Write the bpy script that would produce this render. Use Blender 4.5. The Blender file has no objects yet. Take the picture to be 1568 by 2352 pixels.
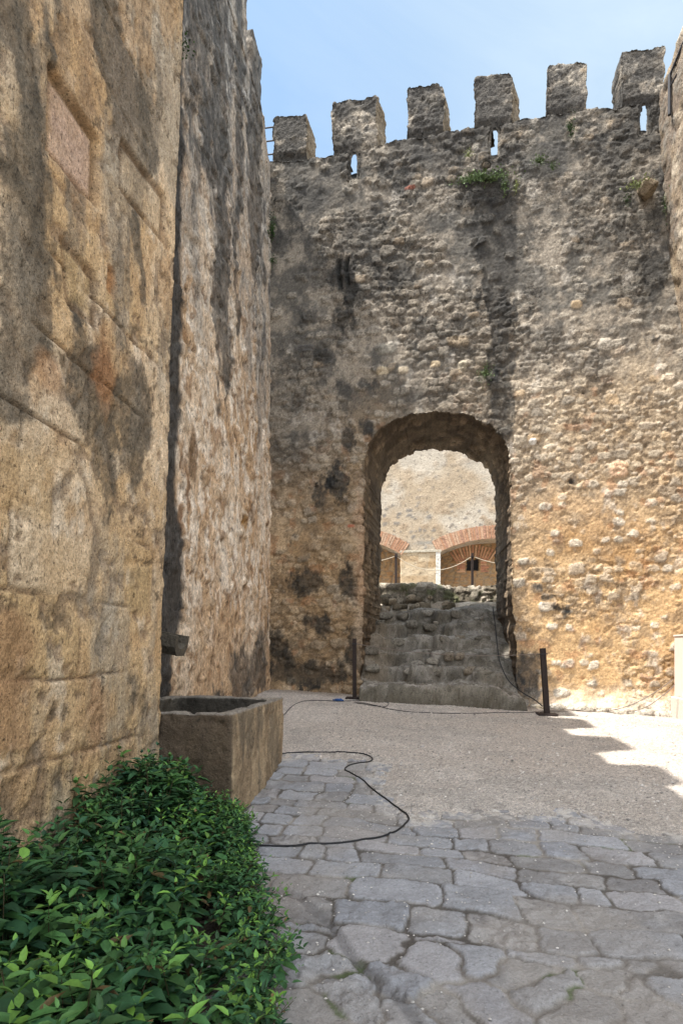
import bpy, math, random
import numpy as np
from mathutils import Vector, Matrix

# ------------------------------------------------------------------ camera, sky, sun, exposure
random.seed(7)
rng = np.random.default_rng(11)
scene = bpy.context.scene
col = scene.collection
CAM_H = 1.5
YAW = 8.1
cd = bpy.data.cameras.new('camera'); cam = bpy.data.objects.new('camera', cd); col.objects.link(cam)
cam.location = (0, 0, CAM_H); cam.rotation_euler = (math.radians(90), 0, math.radians(YAW))
cd.sensor_fit = 'VERTICAL'; cd.sensor_height = 36; cd.lens = 19.9
cd.shift_y = 0.1335; cd.clip_start = 0.05; cd.clip_end = 500
scene.camera = cam

SUN = Vector((-0.445, -0.20, 1.0)).normalized()
elev = math.asin(SUN.z); az = math.atan2(SUN.x, SUN.y)
w = bpy.data.worlds.new('World'); scene.world = w; w.use_nodes = True
nt = w.node_tree; nt.nodes.clear()
out = nt.nodes.new('ShaderNodeOutputWorld'); bg = nt.nodes.new('ShaderNodeBackground')
sky = nt.nodes.new('ShaderNodeTexSky'); sky.sky_type = 'NISHITA'; sky.sun_disc = False
sky.sun_elevation = elev; sky.sun_rotation = az
sky.air_density = 1.0; sky.dust_density = 0.9; sky.ozone_density = 1.0
sky.dust_density = 0.4; sky.ozone_density = 1.6
def wn(t, **kw):
    n = nt.nodes.new(t)
    for k, v in kw.items(): setattr(n, k, v)
    return n
tc = wn('ShaderNodeTexCoord'); mp = wn('ShaderNodeMapping'); mp.inputs['Scale'].default_value = (1.0, 1.6, 3.2); mp.inputs['Rotation'].default_value = (0, 0, 0.5)
nz = wn('ShaderNodeTexNoise'); nz.inputs['Scale'].default_value = 1.6; nz.inputs['Detail'].default_value = 7; nz.inputs['Roughness'].default_value = 0.6; nz.inputs['Distortion'].default_value = 1.2
nt.links.new(tc.outputs['Generated'], mp.inputs['Vector']); nt.links.new(mp.outputs['Vector'], nz.inputs['Vector'])
# thin veil of cloud, a little denser towards the right
dt = wn('ShaderNodeVectorMath', operation='DOT_PRODUCT'); dt.inputs[1].default_value = (0.85, 0.0, 0.0); nt.links.new(tc.outputs['Generated'], dt.inputs[0])
cr = wn('ShaderNodeMapRange'); cr.inputs['From Min'].default_value = 0.35; cr.inputs['From Max'].default_value = 0.95; cr.inputs['To Min'].default_value = 0.32; cr.inputs['To Max'].default_value = 0.82
ad = wn('ShaderNodeMath', operation='ADD'); nt.links.new(nz.outputs['Fac'], ad.inputs[0]); nt.links.new(dt.outputs['Value'], ad.inputs[1]); nt.links.new(ad.outputs[0], cr.inputs['Value'])
tint = wn('ShaderNodeMix', data_type='RGBA', blend_type='MULTIPLY'); tint.inputs['Factor'].default_value = 1; tint.inputs['B'].default_value = (0.66, 0.84, 0.88, 1)
nt.links.new(sky.outputs['Color'], tint.inputs['A'])
mx = wn('ShaderNodeMix', data_type='RGBA'); mx.inputs['B'].default_value = (2.5, 2.95, 3.15, 1)
nt.links.new(cr.outputs['Result'], mx.inputs['Factor']); nt.links.new(tint.outputs['Result'], mx.inputs['A'])
# unseen bright cloud added overhead and behind the viewer to fill the shaded court
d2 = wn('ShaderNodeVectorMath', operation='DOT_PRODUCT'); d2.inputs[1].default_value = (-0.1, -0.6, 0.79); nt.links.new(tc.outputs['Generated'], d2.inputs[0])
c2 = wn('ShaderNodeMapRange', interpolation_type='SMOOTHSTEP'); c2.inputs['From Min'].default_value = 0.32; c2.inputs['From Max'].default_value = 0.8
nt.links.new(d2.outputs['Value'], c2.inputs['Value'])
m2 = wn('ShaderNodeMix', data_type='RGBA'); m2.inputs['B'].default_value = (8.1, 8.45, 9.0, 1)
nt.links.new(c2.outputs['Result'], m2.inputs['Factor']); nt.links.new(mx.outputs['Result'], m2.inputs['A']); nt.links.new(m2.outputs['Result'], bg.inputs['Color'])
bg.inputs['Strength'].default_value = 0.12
nt.links.new(bg.outputs['Background'], out.inputs['Surface'])

sd = bpy.data.lights.new('sun', 'SUN'); so = bpy.data.objects.new('sun', sd); col.objects.link(so)
sd.energy = 4.0; sd.angle = math.radians(0.5); sd.color = (1.0, 0.95, 0.87)
so.rotation_euler = SUN.to_track_quat('Z', 'Y').to_euler(); so.location = (-5, -5, 20)
scene.view_settings.view_transform = 'Standard'; scene.view_settings.look = 'None'
scene.view_settings.exposure = 1.5; scene.view_settings.gamma = 1.0
scene.cycles.max_bounces = 8; scene.cycles.diffuse_bounces = 5

# ------------------------------------------------------------------ measured geometry (photo measured on a 1568-wide copy)
F = 1300.0; CX = 784.0; HY = 1490.0
SY, CY = math.sin(math.radians(YAW)), math.cos(math.radians(YAW))
WD = 10.4                                     # distance of the battlemented wall
def ray(px, py):
    u = (px-CX)/F; return (-SY+CY*u, CY+SY*u, (HY-py)/F)
def onY(px, py, Y=WD):
    d = ray(px, py); t = Y/d[1]; return (d[0]*t, CAM_H+d[2]*t)          # x, z
def onX(px, py, X):
    d = ray(px, py); t = X/d[0]; return (d[1]*t, CAM_H+d[2]*t)          # y, z
def onZ(px, py, Z):
    d = ray(px, py); t = (Z-CAM_H)/d[2]; return (d[0]*t, d[1]*t)        # x, y

def sstep(a, b, x):
    t = np.clip((x-a)/(b-a), 0, 1); return t*t*(3-2*t)
def G(x, y):                                  # ground height
    x = np.asarray(x, float); y = np.asarray(y, float)
    s = sstep(2.6, 10.8, y)*0.75 + np.clip((y-3)/7.6, 0, 1)*0.25
    return s*np.clip(0.56-0.052*x, 0.28, 0.75)
def onG(px, py):
    x, y = onZ(px, py, 0.3)
    for _ in range(8): x, y = onZ(px, py, float(G(x, y)))
    return x, y

# ------------------------------------------------------------------ numpy noise
def hsh(ix, iy, iz, seed):
    n = (ix.astype(np.int64)*374761393 + iy.astype(np.int64)*668265263 + iz.astype(np.int64)*2147483647 + seed*1274126177) & 0xffffffff
    n = ((n ^ (n >> 13))*1274126177) & 0xffffffff
    n = ((n ^ (n >> 15))*2246822519) & 0xffffffff
    return ((n ^ (n >> 16)) & 0xffffff)/16777215.0
def vn(P, seed=0):
    I = np.floor(P); f = P-I; f = f*f*f*(f*(f*6-15)+10); I = I.astype(np.int64)
    r = 0
    for a in (0, 1):
        wa = f[:, 0] if a else 1-f[:, 0]
        for b in (0, 1):
            wb = f[:, 1] if b else 1-f[:, 1]
            for c in (0, 1):
                wc = f[:, 2] if c else 1-f[:, 2]
                r = r + wa*wb*wc*hsh(I[:, 0]+a, I[:, 1]+b, I[:, 2]+c, seed)
    return r
ROT = np.array([[0.0, 0.8, 0.6], [-0.8, 0.36, -0.48], [-0.6, -0.48, 0.64]])
def fbm(P, scale=1.0, octv=4, seed=0, gain=0.5):
    P = np.asarray(P)*scale; a = 1; s = 0; t = 0
    for o in range(octv):
        s = s+a*vn(P+17.3*o, seed+o); t += a; a *= gain; P = P@ROT*2.03
    return s/t                                    # about 0..1, mean .5
def ridge(P, scale, octv=4, seed=0):
    P = np.asarray(P)*scale; a = 1; s = 0; t = 0
    for o in range(octv):
        s = s+a*(1-np.abs(2*vn(P+9.1*o, seed+o)-1)); t += a; a *= .5; P = P@ROT*2.07
    return s/t
def worley(P, jit=0.85, seed=0):
    I = np.floor(P).astype(np.int64)
    f1 = np.full(len(P), 9.0); f2 = np.full(len(P), 9.0); cid = np.zeros(len(P)); cid2 = np.zeros(len(P))
    for a in (-1, 0, 1):
        for b in (-1, 0, 1):
            for c in (-1, 0, 1):
                x, y, z = I[:, 0]+a, I[:, 1]+b, I[:, 2]+c
                px = x+.5+jit*(hsh(x, y, z, seed)-.5); py = y+.5+jit*(hsh(x, y, z, seed+1)-.5); pz = z+.5+jit*(hsh(x, y, z, seed+2)-.5)
                d = np.sqrt((px-P[:, 0])**2+(py-P[:, 1])**2+(pz-P[:, 2])**2)
                m = d < f1
                f2 = np.where(m, f1, np.minimum(f2, d)); 
                cid = np.where(m, hsh(x, y, z, seed+3), cid); cid2 = np.where(m, hsh(x, y, z, seed+4), cid2)
                f1 = np.where(m, d, f1)
    return f1, f2, cid, cid2
def mixc(A, B, m):
    A = np.asarray(A, float); B = np.asarray(B, float); m = np.asarray(m)[:, None]
    return A*(1-m)+B*m
def const(c, n): return np.tile(np.array(c, float), (n, 1))

# ------------------------------------------------------------------ object helpers
def tag(o, label=None, cat=None, group=None, kind=None):
    if label: o['label'] = label
    if cat: o['category'] = cat
    if group: o['group'] = group
    if kind: o['kind'] = kind
    return o
def empty(name, loc=(0, 0, 0), label=None, cat=None, group=None):
    o = bpy.data.objects.new(name, None); col.objects.link(o); o.location = loc
    return tag(o, label, cat, group)
def mk(name, V, Fc, mat, parent=None, C=None, smooth=True, loc=None, RG=None):
    """V (n,3); Fc list of (m,k) int arrays; linked as ONE mesh object. Vertices are world positions."""
    if isinstance(Fc, np.ndarray): Fc = [Fc]
    Fc = [np.asarray(f, np.int32) for f in Fc if len(f)]
    V = np.asarray(V, float)
    if parent is not None:
        off = np.array(parent.matrix_basis.translation if parent.parent is None else parent.parent.location+parent.location); base = off
    else:
        base = np.array(loc) if loc is not None else np.array([V[:, 0].mean(), V[:, 1].mean(), V[:, 2].min()])
    me = bpy.data.meshes.new(name)
    me.vertices.add(len(V)); me.vertices.foreach_set('co', (V-base).astype(np.float32).ravel())
    L = np.concatenate([f.ravel() for f in Fc]); tot = np.concatenate([np.full(len(f), f.shape[1]) for f in Fc]).astype(np.int32)
    me.loops.add(len(L)); me.loops.foreach_set('vertex_index', L.astype(np.int32))
    st = np.concatenate([[0], np.cumsum(tot)[:-1]]).astype(np.int32)
    me.polygons.add(len(tot)); me.polygons.foreach_set('loop_start', st); me.polygons.foreach_set('loop_total', tot)
    me.polygons.foreach_set('use_smooth', np.full(len(tot), smooth))
    me.update(calc_edges=True)
    if C is not None:
        C = np.asarray(C, float)
        if C.ndim == 1: C = const(C, len(V))
        al = np.ones((len(C), 1)) if RG is None else np.clip(np.asarray(RG), 0, 1)[:, None]
        a = me.color_attributes.new('Col', 'FLOAT_COLOR', 'POINT')
        a.data.foreach_set('color', np.hstack([np.clip(C, 0, 1), al]).astype(np.float32).ravel())
    me.materials.append(mat)
    o = bpy.data.objects.new(name, me); col.objects.link(o)
    if parent is not None: o.parent = parent
    else: o.location = base
    return o
def vnormals(V, Fq):
    N = np.zeros_like(V)
    for Fc in Fq:
        a, b, c, d = V[Fc[:, 0]], V[Fc[:, 1]], V[Fc[:, 2]], V[Fc[:, -1]]
        n = np.cross(c-a, d-b) if Fc.shape[1] == 4 else np.cross(b-a, c-a)
        for k in range(Fc.shape[1]): np.add.at(N, Fc[:, k], n)
    return N/(np.linalg.norm(N, axis=1)[:, None]+1e-9)

def grid_sheet(sdf, s0, s1, t0, t1, h):
    """2-D grid clipped to sdf<0, border vertices snapped on the outline. returns P(n,2), quads, border edges"""
    ns = int(round((s1-s0)/h))+1; n_t = int(round((t1-t0)/h))+1
    S, T = np.meshgrid(np.linspace(s0, s1, ns), np.linspace(t0, t1, n_t), indexing='ij')
    P = np.stack([S.ravel(), T.ravel()], 1)
    d = sdf(P)
    e = h*.1
    for _ in range(3):
        m = (np.abs(d) < .75*h) & (np.abs(d) > 1e-5)
        if not m.any(): break
        Q = P[m]; gx = (sdf(Q+[e, 0])-sdf(Q-[e, 0]))/(2*e); gz = (sdf(Q+[0, e])-sdf(Q-[0, e]))/(2*e)
        L = gx*gx+gz*gz+1e-6; P[m] = Q-(d[m]/np.maximum(L, .4))[:, None]*np.stack([gx, gz], 1)
        d = sdf(P)
    idx = np.arange(ns*n_t).reshape(ns, n_t)
    Q = np.stack([idx[:-1, :-1], idx[1:, :-1], idx[1:, 1:], idx[:-1, 1:]], -1).reshape(-1, 4)
    Q = Q[(d[Q] < h*.12).all(1)]
    used = np.unique(Q); re = -np.ones(ns*n_t, int); re[used] = np.arange(len(used))
    P = P[used]; Q = re[Q]
    E = np.concatenate([Q[:, [0, 1]], Q[:, [1, 2]], Q[:, [2, 3]], Q[:, [3, 0]]])
    key = E.min(1)*len(P)+E.max(1)
    u, inv, cnt = np.unique(key, return_inverse=True, return_counts=True)
    E = E[cnt[inv] == 1]
    return P, Q, E
def solid_sheet(P, Q, E, to3, rings):
    """front sheet + side walls. to3(P2)->V3 ; rings: function(P2,k)->V3 or None ; returns V, faces"""
    V = [to3(P)]; Fs = [Q]; n = len(P)
    bv = np.unique(E); re = -np.ones(n, int); re[bv] = np.arange(len(bv))
    prev = bv.copy(); base = n; nr = rings(None, None)
    for k in range(1, nr+1):
        V.append(rings(P[bv], k)); cur = base+np.arange(len(bv)); base += len(bv)
        a, b = re[E[:, 0]], re[E[:, 1]]
        Fs.append(np.stack([prev[b], prev[a], cur[a], cur[b]], 1)); prev = cur
    return np.concatenate(V), np.concatenate(Fs)
def poly_sdf(P, pts):
    """signed distance to a simple polygon, negative inside"""
    pts = np.asarray(pts, float); d = np.full(len(P), 1e9); ins = np.zeros(len(P), bool)
    for i in range(len(pts)):
        a = pts[i]; b = pts[(i+1) % len(pts)]; e = b-a; wv = P-a
        t = np.clip((wv@e)/(e@e), 0, 1); dd = wv-t[:, None]*e; d = np.minimum(d, (dd**2).sum(1))
        c = ((a[1] > P[:, 1]) != (b[1] > P[:, 1]))
        with np.errstate(divide='ignore', invalid='ignore'):
            xx = (b[0]-a[0])*(P[:, 1]-a[1])/((b[1]-a[1]) if abs(b[1]-a[1]) > 1e-12 else 1e-12)+a[0]
        ins ^= c & (P[:, 0] < xx)
    d = np.sqrt(d); return np.where(ins, -d, d)
def P3(P, y=0): return np.stack([P[:, 0], np.full(len(P), float(y)), P[:, 1]], 1)
def tube(pts, r, n=8, closed_ends=True):
    pts = [Vector(p) for p in pts]; V = []; Fq = []; prevx = None
    for i, p in enumerate(pts):
        d = (pts[min(i+1, len(pts)-1)]-pts[max(i-1, 0)]).normalized()
        x = d.orthogonal().normalized() if prevx is None else (prevx-d*prevx.dot(d)).normalized()
        prevx = x; y = d.cross(x); rr = r[i] if hasattr(r, '__len__') else r
        for k in range(n):
            a = 2*math.pi*k/n; V.append(p+x*math.cos(a)*rr+y*math.sin(a)*rr)
    for i in range(len(pts)-1):
        for k in range(n):
            Fq.append((i*n+k, i*n+(k+1) % n, (i+1)*n+(k+1) % n, (i+1)*n+k))
    return np.array([tuple(v) for v in V]), np.array(Fq)
def smooth_path(pts, m=8):
    pts = [np.array(p, float) for p in pts]; out = []
    for i in range(len(pts)-1):
        p0 = pts[max(i-1, 0)]; p1 = pts[i]; p2 = pts[i+1]; p3 = pts[min(i+2, len(pts)-1)]
        for k in range(m):
            t = k/m; out.append(.5*((2*p1)+(-p0+p2)*t+(2*p0-5*p1+4*p2-p3)*t*t+(-p0+3*p1-3*p2+p3)*t**3))
    out.append(pts[-1]); return out
class MB:
    def __init__(s): s.V = []; s.F = {}; s.n = 0; s.C = []
    def add(s, V, Fq, c=None):
        V = np.asarray(V, float); s.V.append(V); Fq = np.asarray(Fq)
        s.F.setdefault(Fq.shape[1], []).append(Fq+s.n); s.n += len(V)
        if c is not None: s.C.append(const(c, len(V)) if np.ndim(c) == 1 else c)
    def box(s, lo, hi, c=None, M=None, bev=0.0):
        lo = np.array(lo, float); hi = np.array(hi, float)
        if bev <= 0:
            V = np.array([[lo[0] if i & 1 == 0 else hi[0], lo[1] if i & 2 == 0 else hi[1], lo[2] if i & 4 == 0 else hi[2]] for i in range(8)])
            Fq = np.array([[0, 2, 3, 1], [4, 5, 7, 6], [0, 1, 5, 4], [2, 6, 7, 3], [0, 4, 6, 2], [1, 3, 7, 5]])
            if M is not None: V = V@np.array(M)[:3, :3].T+np.array(M)[:3, 3]
            s.add(V, Fq, c); return
        V = []; idx = {}                      # bevelled box: 24 verts
        for i in range(8):
            sg = [(-1 if not (i >> k) & 1 else 1) for k in range(3)]
            for ax in range(3):
                p = [(lo[k] if sg[k] < 0 else hi[k])-(0 if k == ax else sg[k]*bev) for k in range(3)]
                idx[(i, ax)] = len(V); V.append(p)
        V = np.array(V); Q = []; T = []; ctr = (lo+hi)/2
        def orient(f):
            a = V[f]; n = np.cross(a[1]-a[0], a[2]-a[0]); return f if n@(a.mean(0)-ctr) > 0 else f[::-1]
        for ax in range(3):
            b, c_ = [k for k in range(3) if k != ax]
            for sgn in (0, 1):
                base = sgn << ax
                Q.append(orient([idx[(base, ax)], idx[(base | 1 << b, ax)], idx[(base | 1 << b | 1 << c_, ax)], idx[(base | 1 << c_, ax)]]))
            for k in range(4):
                o1 = (k & 1) << b | (k >> 1) << c_
                Q.append(orient([idx[(o1, b)], idx[(o1 | 1 << ax, b)], idx[(o1 | 1 << ax, c_)], idx[(o1, c_)]]))
        for i in range(8): T.append(orient([idx[(i, 0)], idx[(i, 1)], idx[(i, 2)]]))
        if M is not None: V = V@np.array(M)[:3, :3].T+np.array(M)[:3, 3]
        n0 = s.n; s.add(V, np.array(Q), c); s.F.setdefault(3, []).append(np.array(T)+n0)
    def build(s, name, mat, parent=None, smooth=False, loc=None):
        return mk(name, np.concatenate(s.V), [np.concatenate(f) for f in s.F.values()], mat, parent, np.concatenate(s.C) if s.C else None, smooth, loc)

# ------------------------------------------------------------------ materials
def base_mat(name, rough=0.9, spec=0.25, attr=True, color=(.5, .5, .5), fine=((35, .25), (160, .3)), bumps=((30, .012), (120, .004)), speck=None, metallic=0, stretch=None, flecks=(), joints=None):
    m = bpy.data.materials.new(name); m.use_nodes = True; n = m.node_tree; b = n.nodes['Principled BSDF']
    b.inputs['Roughness'].default_value = rough; b.inputs['Specular IOR Level'].default_value = spec; b.inputs['Metallic'].default_value = metallic
    if attr:
        a = n.nodes.new('ShaderNodeVertexColor'); a.layer_name = 'Col'; cur = a.outputs['Color']
    else:
        a = n.nodes.new('ShaderNodeRGB'); a.outputs[0].default_value = (*color, 1); cur = a.outputs[0]
    g = n.nodes.new('ShaderNodeNewGeometry'); pos = g.outputs['Position']
    if stretch:
        v = n.nodes.new('ShaderNodeMapping'); v.inputs['Scale'].default_value = stretch; n.links.new(pos, v.inputs['Vector']); pos = v.outputs['Vector']
    for sc, amt in fine:
        t = n.nodes.new('ShaderNodeTexNoise'); t.inputs['Scale'].default_value = sc; t.inputs['Detail'].default_value = 5; t.inputs['Roughness'].default_value = .65
        n.links.new(pos, t.inputs['Vector'])
        r = n.nodes.new('ShaderNodeMapRange'); r.inputs['From Min'].default_value = .3; r.inputs['From Max'].default_value = .7
        r.inputs['To Min'].default_value = 1-amt; r.inputs['To Max'].default_value = 1+amt; r.clamp = False
        n.links.new(t.outputs['Fac'], r.inputs['Value'])
        k = n.nodes.new('ShaderNodeVectorMath'); k.operation = 'SCALE'
        n.links.new(cur, k.inputs[0]); n.links.new(r.outputs['Result'], k.inputs['Scale']); cur = k.outputs['Vector']
    if speck:
        sc, lo, hi, dk = speck                      # dark pits / light grains
        t = n.nodes.new('ShaderNodeTexVoronoi'); t.inputs['Scale'].default_value = sc; n.links.new(pos, t.inputs['Vector'])
        r = n.nodes.new('ShaderNodeMapRange'); r.inputs['From Min'].default_value = lo; r.inputs['From Max'].default_value = hi
        r.inputs['To Min'].default_value = dk; r.inputs['To Max'].default_value = 1.0
        n.links.new(t.outputs['Distance'], r.inputs['Value'])
        k = n.nodes.new('ShaderNodeVectorMath'); k.operation = 'SCALE'
        n.links.new(cur, k.inputs[0]); n.links.new(r.outputs['Result'], k.inputs['Scale']); cur = k.outputs['Vector']
    pre = cur
    for sc, t0, t1, v0, v1 in flecks:
        t = n.nodes.new('ShaderNodeTexNoise'); t.inputs['Scale'].default_value = sc; t.inputs['Detail'].default_value = 3; t.inputs['Roughness'].default_value = .6
        n.links.new(pos, t.inputs['Vector'])
        r = n.nodes.new('ShaderNodeMapRange'); r.inputs['From Min'].default_value = t0; r.inputs['From Max'].default_value = t1
        r.inputs['To Min'].default_value = v0; r.inputs['To Max'].default_value = v1; n.links.new(t.outputs['Fac'], r.inputs['Value'])
        k = n.nodes.new('ShaderNodeVectorMath'); k.operation = 'SCALE'
        n.links.new(cur, k.inputs[0]); n.links.new(r.outputs['Result'], k.inputs['Scale']); cur = k.outputs['Vector']
    jh = None
    if joints:
        jsc, jamt, jdist = joints
        wn_ = n.nodes.new('ShaderNodeTexNoise'); wn_.inputs['Scale'].default_value = 5; wn_.inputs['Detail'].default_value = 4; n.links.new(g.outputs['Position'], wn_.inputs['Vector'])
        ws = n.nodes.new('ShaderNodeVectorMath'); ws.operation = 'SCALE'; ws.inputs['Scale'].default_value = .30; n.links.new(wn_.outputs['Color'], ws.inputs[0])
        wa = n.nodes.new('ShaderNodeVectorMath'); wa.operation = 'ADD'; n.links.new(g.outputs['Position'], wa.inputs[0]); n.links.new(ws.outputs['Vector'], wa.inputs[1])
        wm = n.nodes.new('ShaderNodeMapping'); wm.inputs['Scale'].default_value = jsc; n.links.new(wa.outputs['Vector'], wm.inputs['Vector'])
        vo = n.nodes.new('ShaderNodeTexVoronoi'); vo.feature = 'DISTANCE_TO_EDGE'; vo.inputs['Scale'].default_value = 1; n.links.new(wm.outputs['Vector'], vo.inputs['Vector'])
        jr = n.nodes.new('ShaderNodeMapRange'); jr.inputs['From Min'].default_value = .015; jr.inputs['From Max'].default_value = .11; n.links.new(vo.outputs['Distance'], jr.inputs['Value'])
        mk2 = n.nodes.new('ShaderNodeTexNoise'); mk2.inputs['Scale'].default_value = 1.3; mk2.inputs['Detail'].default_value = 4; n.links.new(g.outputs['Position'], mk2.inputs['Vector'])
        mr2 = n.nodes.new('ShaderNodeMapRange'); mr2.inputs['From Min'].default_value = .42; mr2.inputs['From Max'].default_value = .56; n.links.new(mk2.outputs['Fac'], mr2.inputs['Value'])
        inv = n.nodes.new('ShaderNodeMath'); inv.operation = 'SUBTRACT'; inv.inputs[0].default_value = 1; n.links.new(jr.outputs['Result'], inv.inputs[1])
        mm = n.nodes.new('ShaderNodeMath'); mm.operation = 'MULTIPLY'; n.links.new(inv.outputs[0], mm.inputs[0]); n.links.new(mr2.outputs['Result'], mm.inputs[1])
        fc_ = n.nodes.new('ShaderNodeMath'); fc_.operation = 'MULTIPLY_ADD'; fc_.inputs[1].default_value = -jamt; fc_.inputs[2].default_value = 1; n.links.new(mm.outputs[0], fc_.inputs[0])
        k = n.nodes.new('ShaderNodeVectorMath'); k.operation = 'SCALE'; n.links.new(cur, k.inputs[0]); n.links.new(fc_.outputs[0], k.inputs['Scale']); cur = k.outputs['Vector']
        jh = (fc_.outputs[0], jdist)
    if attr and (flecks or joints):
        mxx = n.nodes.new('ShaderNodeMix'); mxx.data_type = 'RGBA'; n.links.new(a.outputs['Alpha'], mxx.inputs['Factor']); n.links.new(pre, mxx.inputs['A']); n.links.new(cur, mxx.inputs['B']); cur = mxx.outputs['Result']
    n.links.new(cur, b.inputs['Base Color'])
    last = None
    if jh:
        bp = n.nodes.new('ShaderNodeBump'); bp.inputs['Distance'].default_value = jh[1]; n.links.new(jh[0], bp.inputs['Height']); last = bp.outputs['Normal']
    for sc, dist in bumps:
        t = n.nodes.new('ShaderNodeTexNoise'); t.inputs['Scale'].default_value = sc; t.inputs['Detail'].default_value = 4; t.inputs['Roughness'].default_value = .6
        n.links.new(pos, t.inputs['Vector'])
        bp = n.nodes.new('ShaderNodeBump'); bp.inputs['Distance'].default_value = dist; bp.inputs['Strength'].default_value = 1.0
        if attr and flecks:
            sm_ = n.nodes.new('ShaderNodeMapRange'); sm_.inputs['To Min'].default_value = .3; sm_.inputs['To Max'].default_value = 1; n.links.new(a.outputs['Alpha'], sm_.inputs['Value']); n.links.new(sm_.outputs['Result'], bp.inputs['Strength'])
        n.links.new(t.outputs['Fac'], bp.inputs['Height'])
        if last is not None: n.links.new(last, bp.inputs['Normal'])
        last = bp.outputs['Normal']
    if last is not None: n.links.new(last, b.inputs['Normal'])
    return m
M_wall = base_mat('rubble_masonry', flecks=((22, .36, .42, .40, 1), (19, .60, .68, 1, 1.35), (60, .38, .44, .65, 1)), fine=((9, .13), (30, .30), (110, .3)), bumps=((16, .03), (50, .02), (130, .008)))
M_near = base_mat('worn_render', flecks=((38, .33, .39, .40, 1), (24, .62, .70, 1, 1.22), (95, .36, .42, .55, 1)), stretch=(1, 1, .7), fine=((12, .10), (55, .26), (220, .2)), bumps=((16, .03), (60, .016), (200, .005)), speck=(55, .10, .22, .62))
M_side = base_mat('streaked_render', flecks=((24, .34, .41, .42, 1), (16, .58, .66, 1, 1.3), (60, .36, .42, .55, 1)), fine=((12, .15), (40, .35), (150, .28)), bumps=((14, .035), (45, .02), (150, .006)), stretch=(1, 1, .45))
M_stone = base_mat('worn_stone', flecks=((30, .36, .42, .6, 1), (70, .6, .68, 1, 1.3)), fine=((14, .12), (70, .2), (260, .18)), bumps=((25, .018), (110, .006)))
M_pave = base_mat('paving_stone', flecks=((34, .33, .38, .72, 1), (90, .62, .68, 1, 1.25)), rough=.78, spec=.35, fine=((10, .08), (60, .14), (300, .2)), bumps=((22, .012), (90, .007), (300, .002)))
M_gravel = base_mat('gravel', rough=.95, fine=((7, .07), (60, .35), (160, .5)), bumps=((45, .03), (120, .02)), speck=(75, .1, .6, .72))
M_far = base_mat('far_masonry', flecks=((9, .36, .42, .65, 1),), fine=((8, .1), (30, .22)), bumps=((10, .03), (35, .015)))
M_rust = base_mat('rusted_iron', rough=.7, spec=.3, attr=False, color=(.022, .014, .012), fine=((40, .4), (200, .3)), bumps=((120, .001),))
M_iron = base_mat('dark_iron', rough=.55, attr=False, color=(.03, .03, .035), fine=((60, .3),), bumps=())
M_cable = base_mat('black_rubber', rough=.55, attr=False, color=(.018, .018, .02), fine=((80, .4),), bumps=())
M_bluep = base_mat('blue_plastic', rough=.4, attr=False, color=(.02, .07, .22), fine=((80, .2),), bumps=())
M_rope = base_mat('pale_rope', rough=.9, attr=False, color=(.38, .33, .26), fine=((150, .3),), bumps=())
M_wire = base_mat('grey_wire_rope', rough=.6, attr=False, color=(.16, .13, .11), fine=((150, .3),), bumps=())
M_cab = base_mat('cabinet_paint', rough=.45, attr=False, color=(.60, .52, .47), fine=((6, .04), (90, .04)), bumps=((60, .0006),))
M_conc = base_mat('plinth_concrete', attr=True, fine=((25, .15), (120, .2)), bumps=((40, .008),))
M_soil = base_mat('soil', attr=False, color=(.035, .028, .02), fine=((30, .4), (120, .4)), bumps=((30, .03),))
M_leaf = base_mat('leaf', rough=.62, spec=.3, fine=((60, .2),), bumps=())
M_stem = base_mat('stem', rough=.7, attr=False, color=(.06, .05, .025), fine=((60, .3),), bumps=())
M_wet = base_mat('trough_silt', rough=.6, attr=False, color=(.03, .028, .022), fine=((20, .4),), bumps=((30, .01),))

# ------------------------------------------------------------------ stain helper: blobs traced on the masonry
def blobs(S, T, items, P, seed=0, scale=2.2, rough=1.0):
    """items: (s, t, rs, rt, strength).  irregular-edged mask"""
    b = np.zeros(len(S)); S = S+.55*(fbm(P, 1.5, 4, seed+30, .6)-.5); T = T+.7*(fbm(P, 1.5, 4, seed+34, .6)-.5)
    for (s, t, rs, rt, k) in items:
        q = ((S-s)/rs)**2+((T-t)/rt)**2; b = np.maximum(b, k*np.exp(-q*.9))
    n = fbm(P*np.array([1, 1, .55]), scale*1.5, 7, seed, .74)
    m = sstep(.44, .66, b*.95+(n-.5)*1.25*rough*(b > .04))
    return m*(.80+.20*sstep(.36, .58, fbm(P*np.array([1, 1, .6]), 13, 4, seed+50, .65)))*(.75+.5*fbm(P, 3.1, 3, seed+51))

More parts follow.
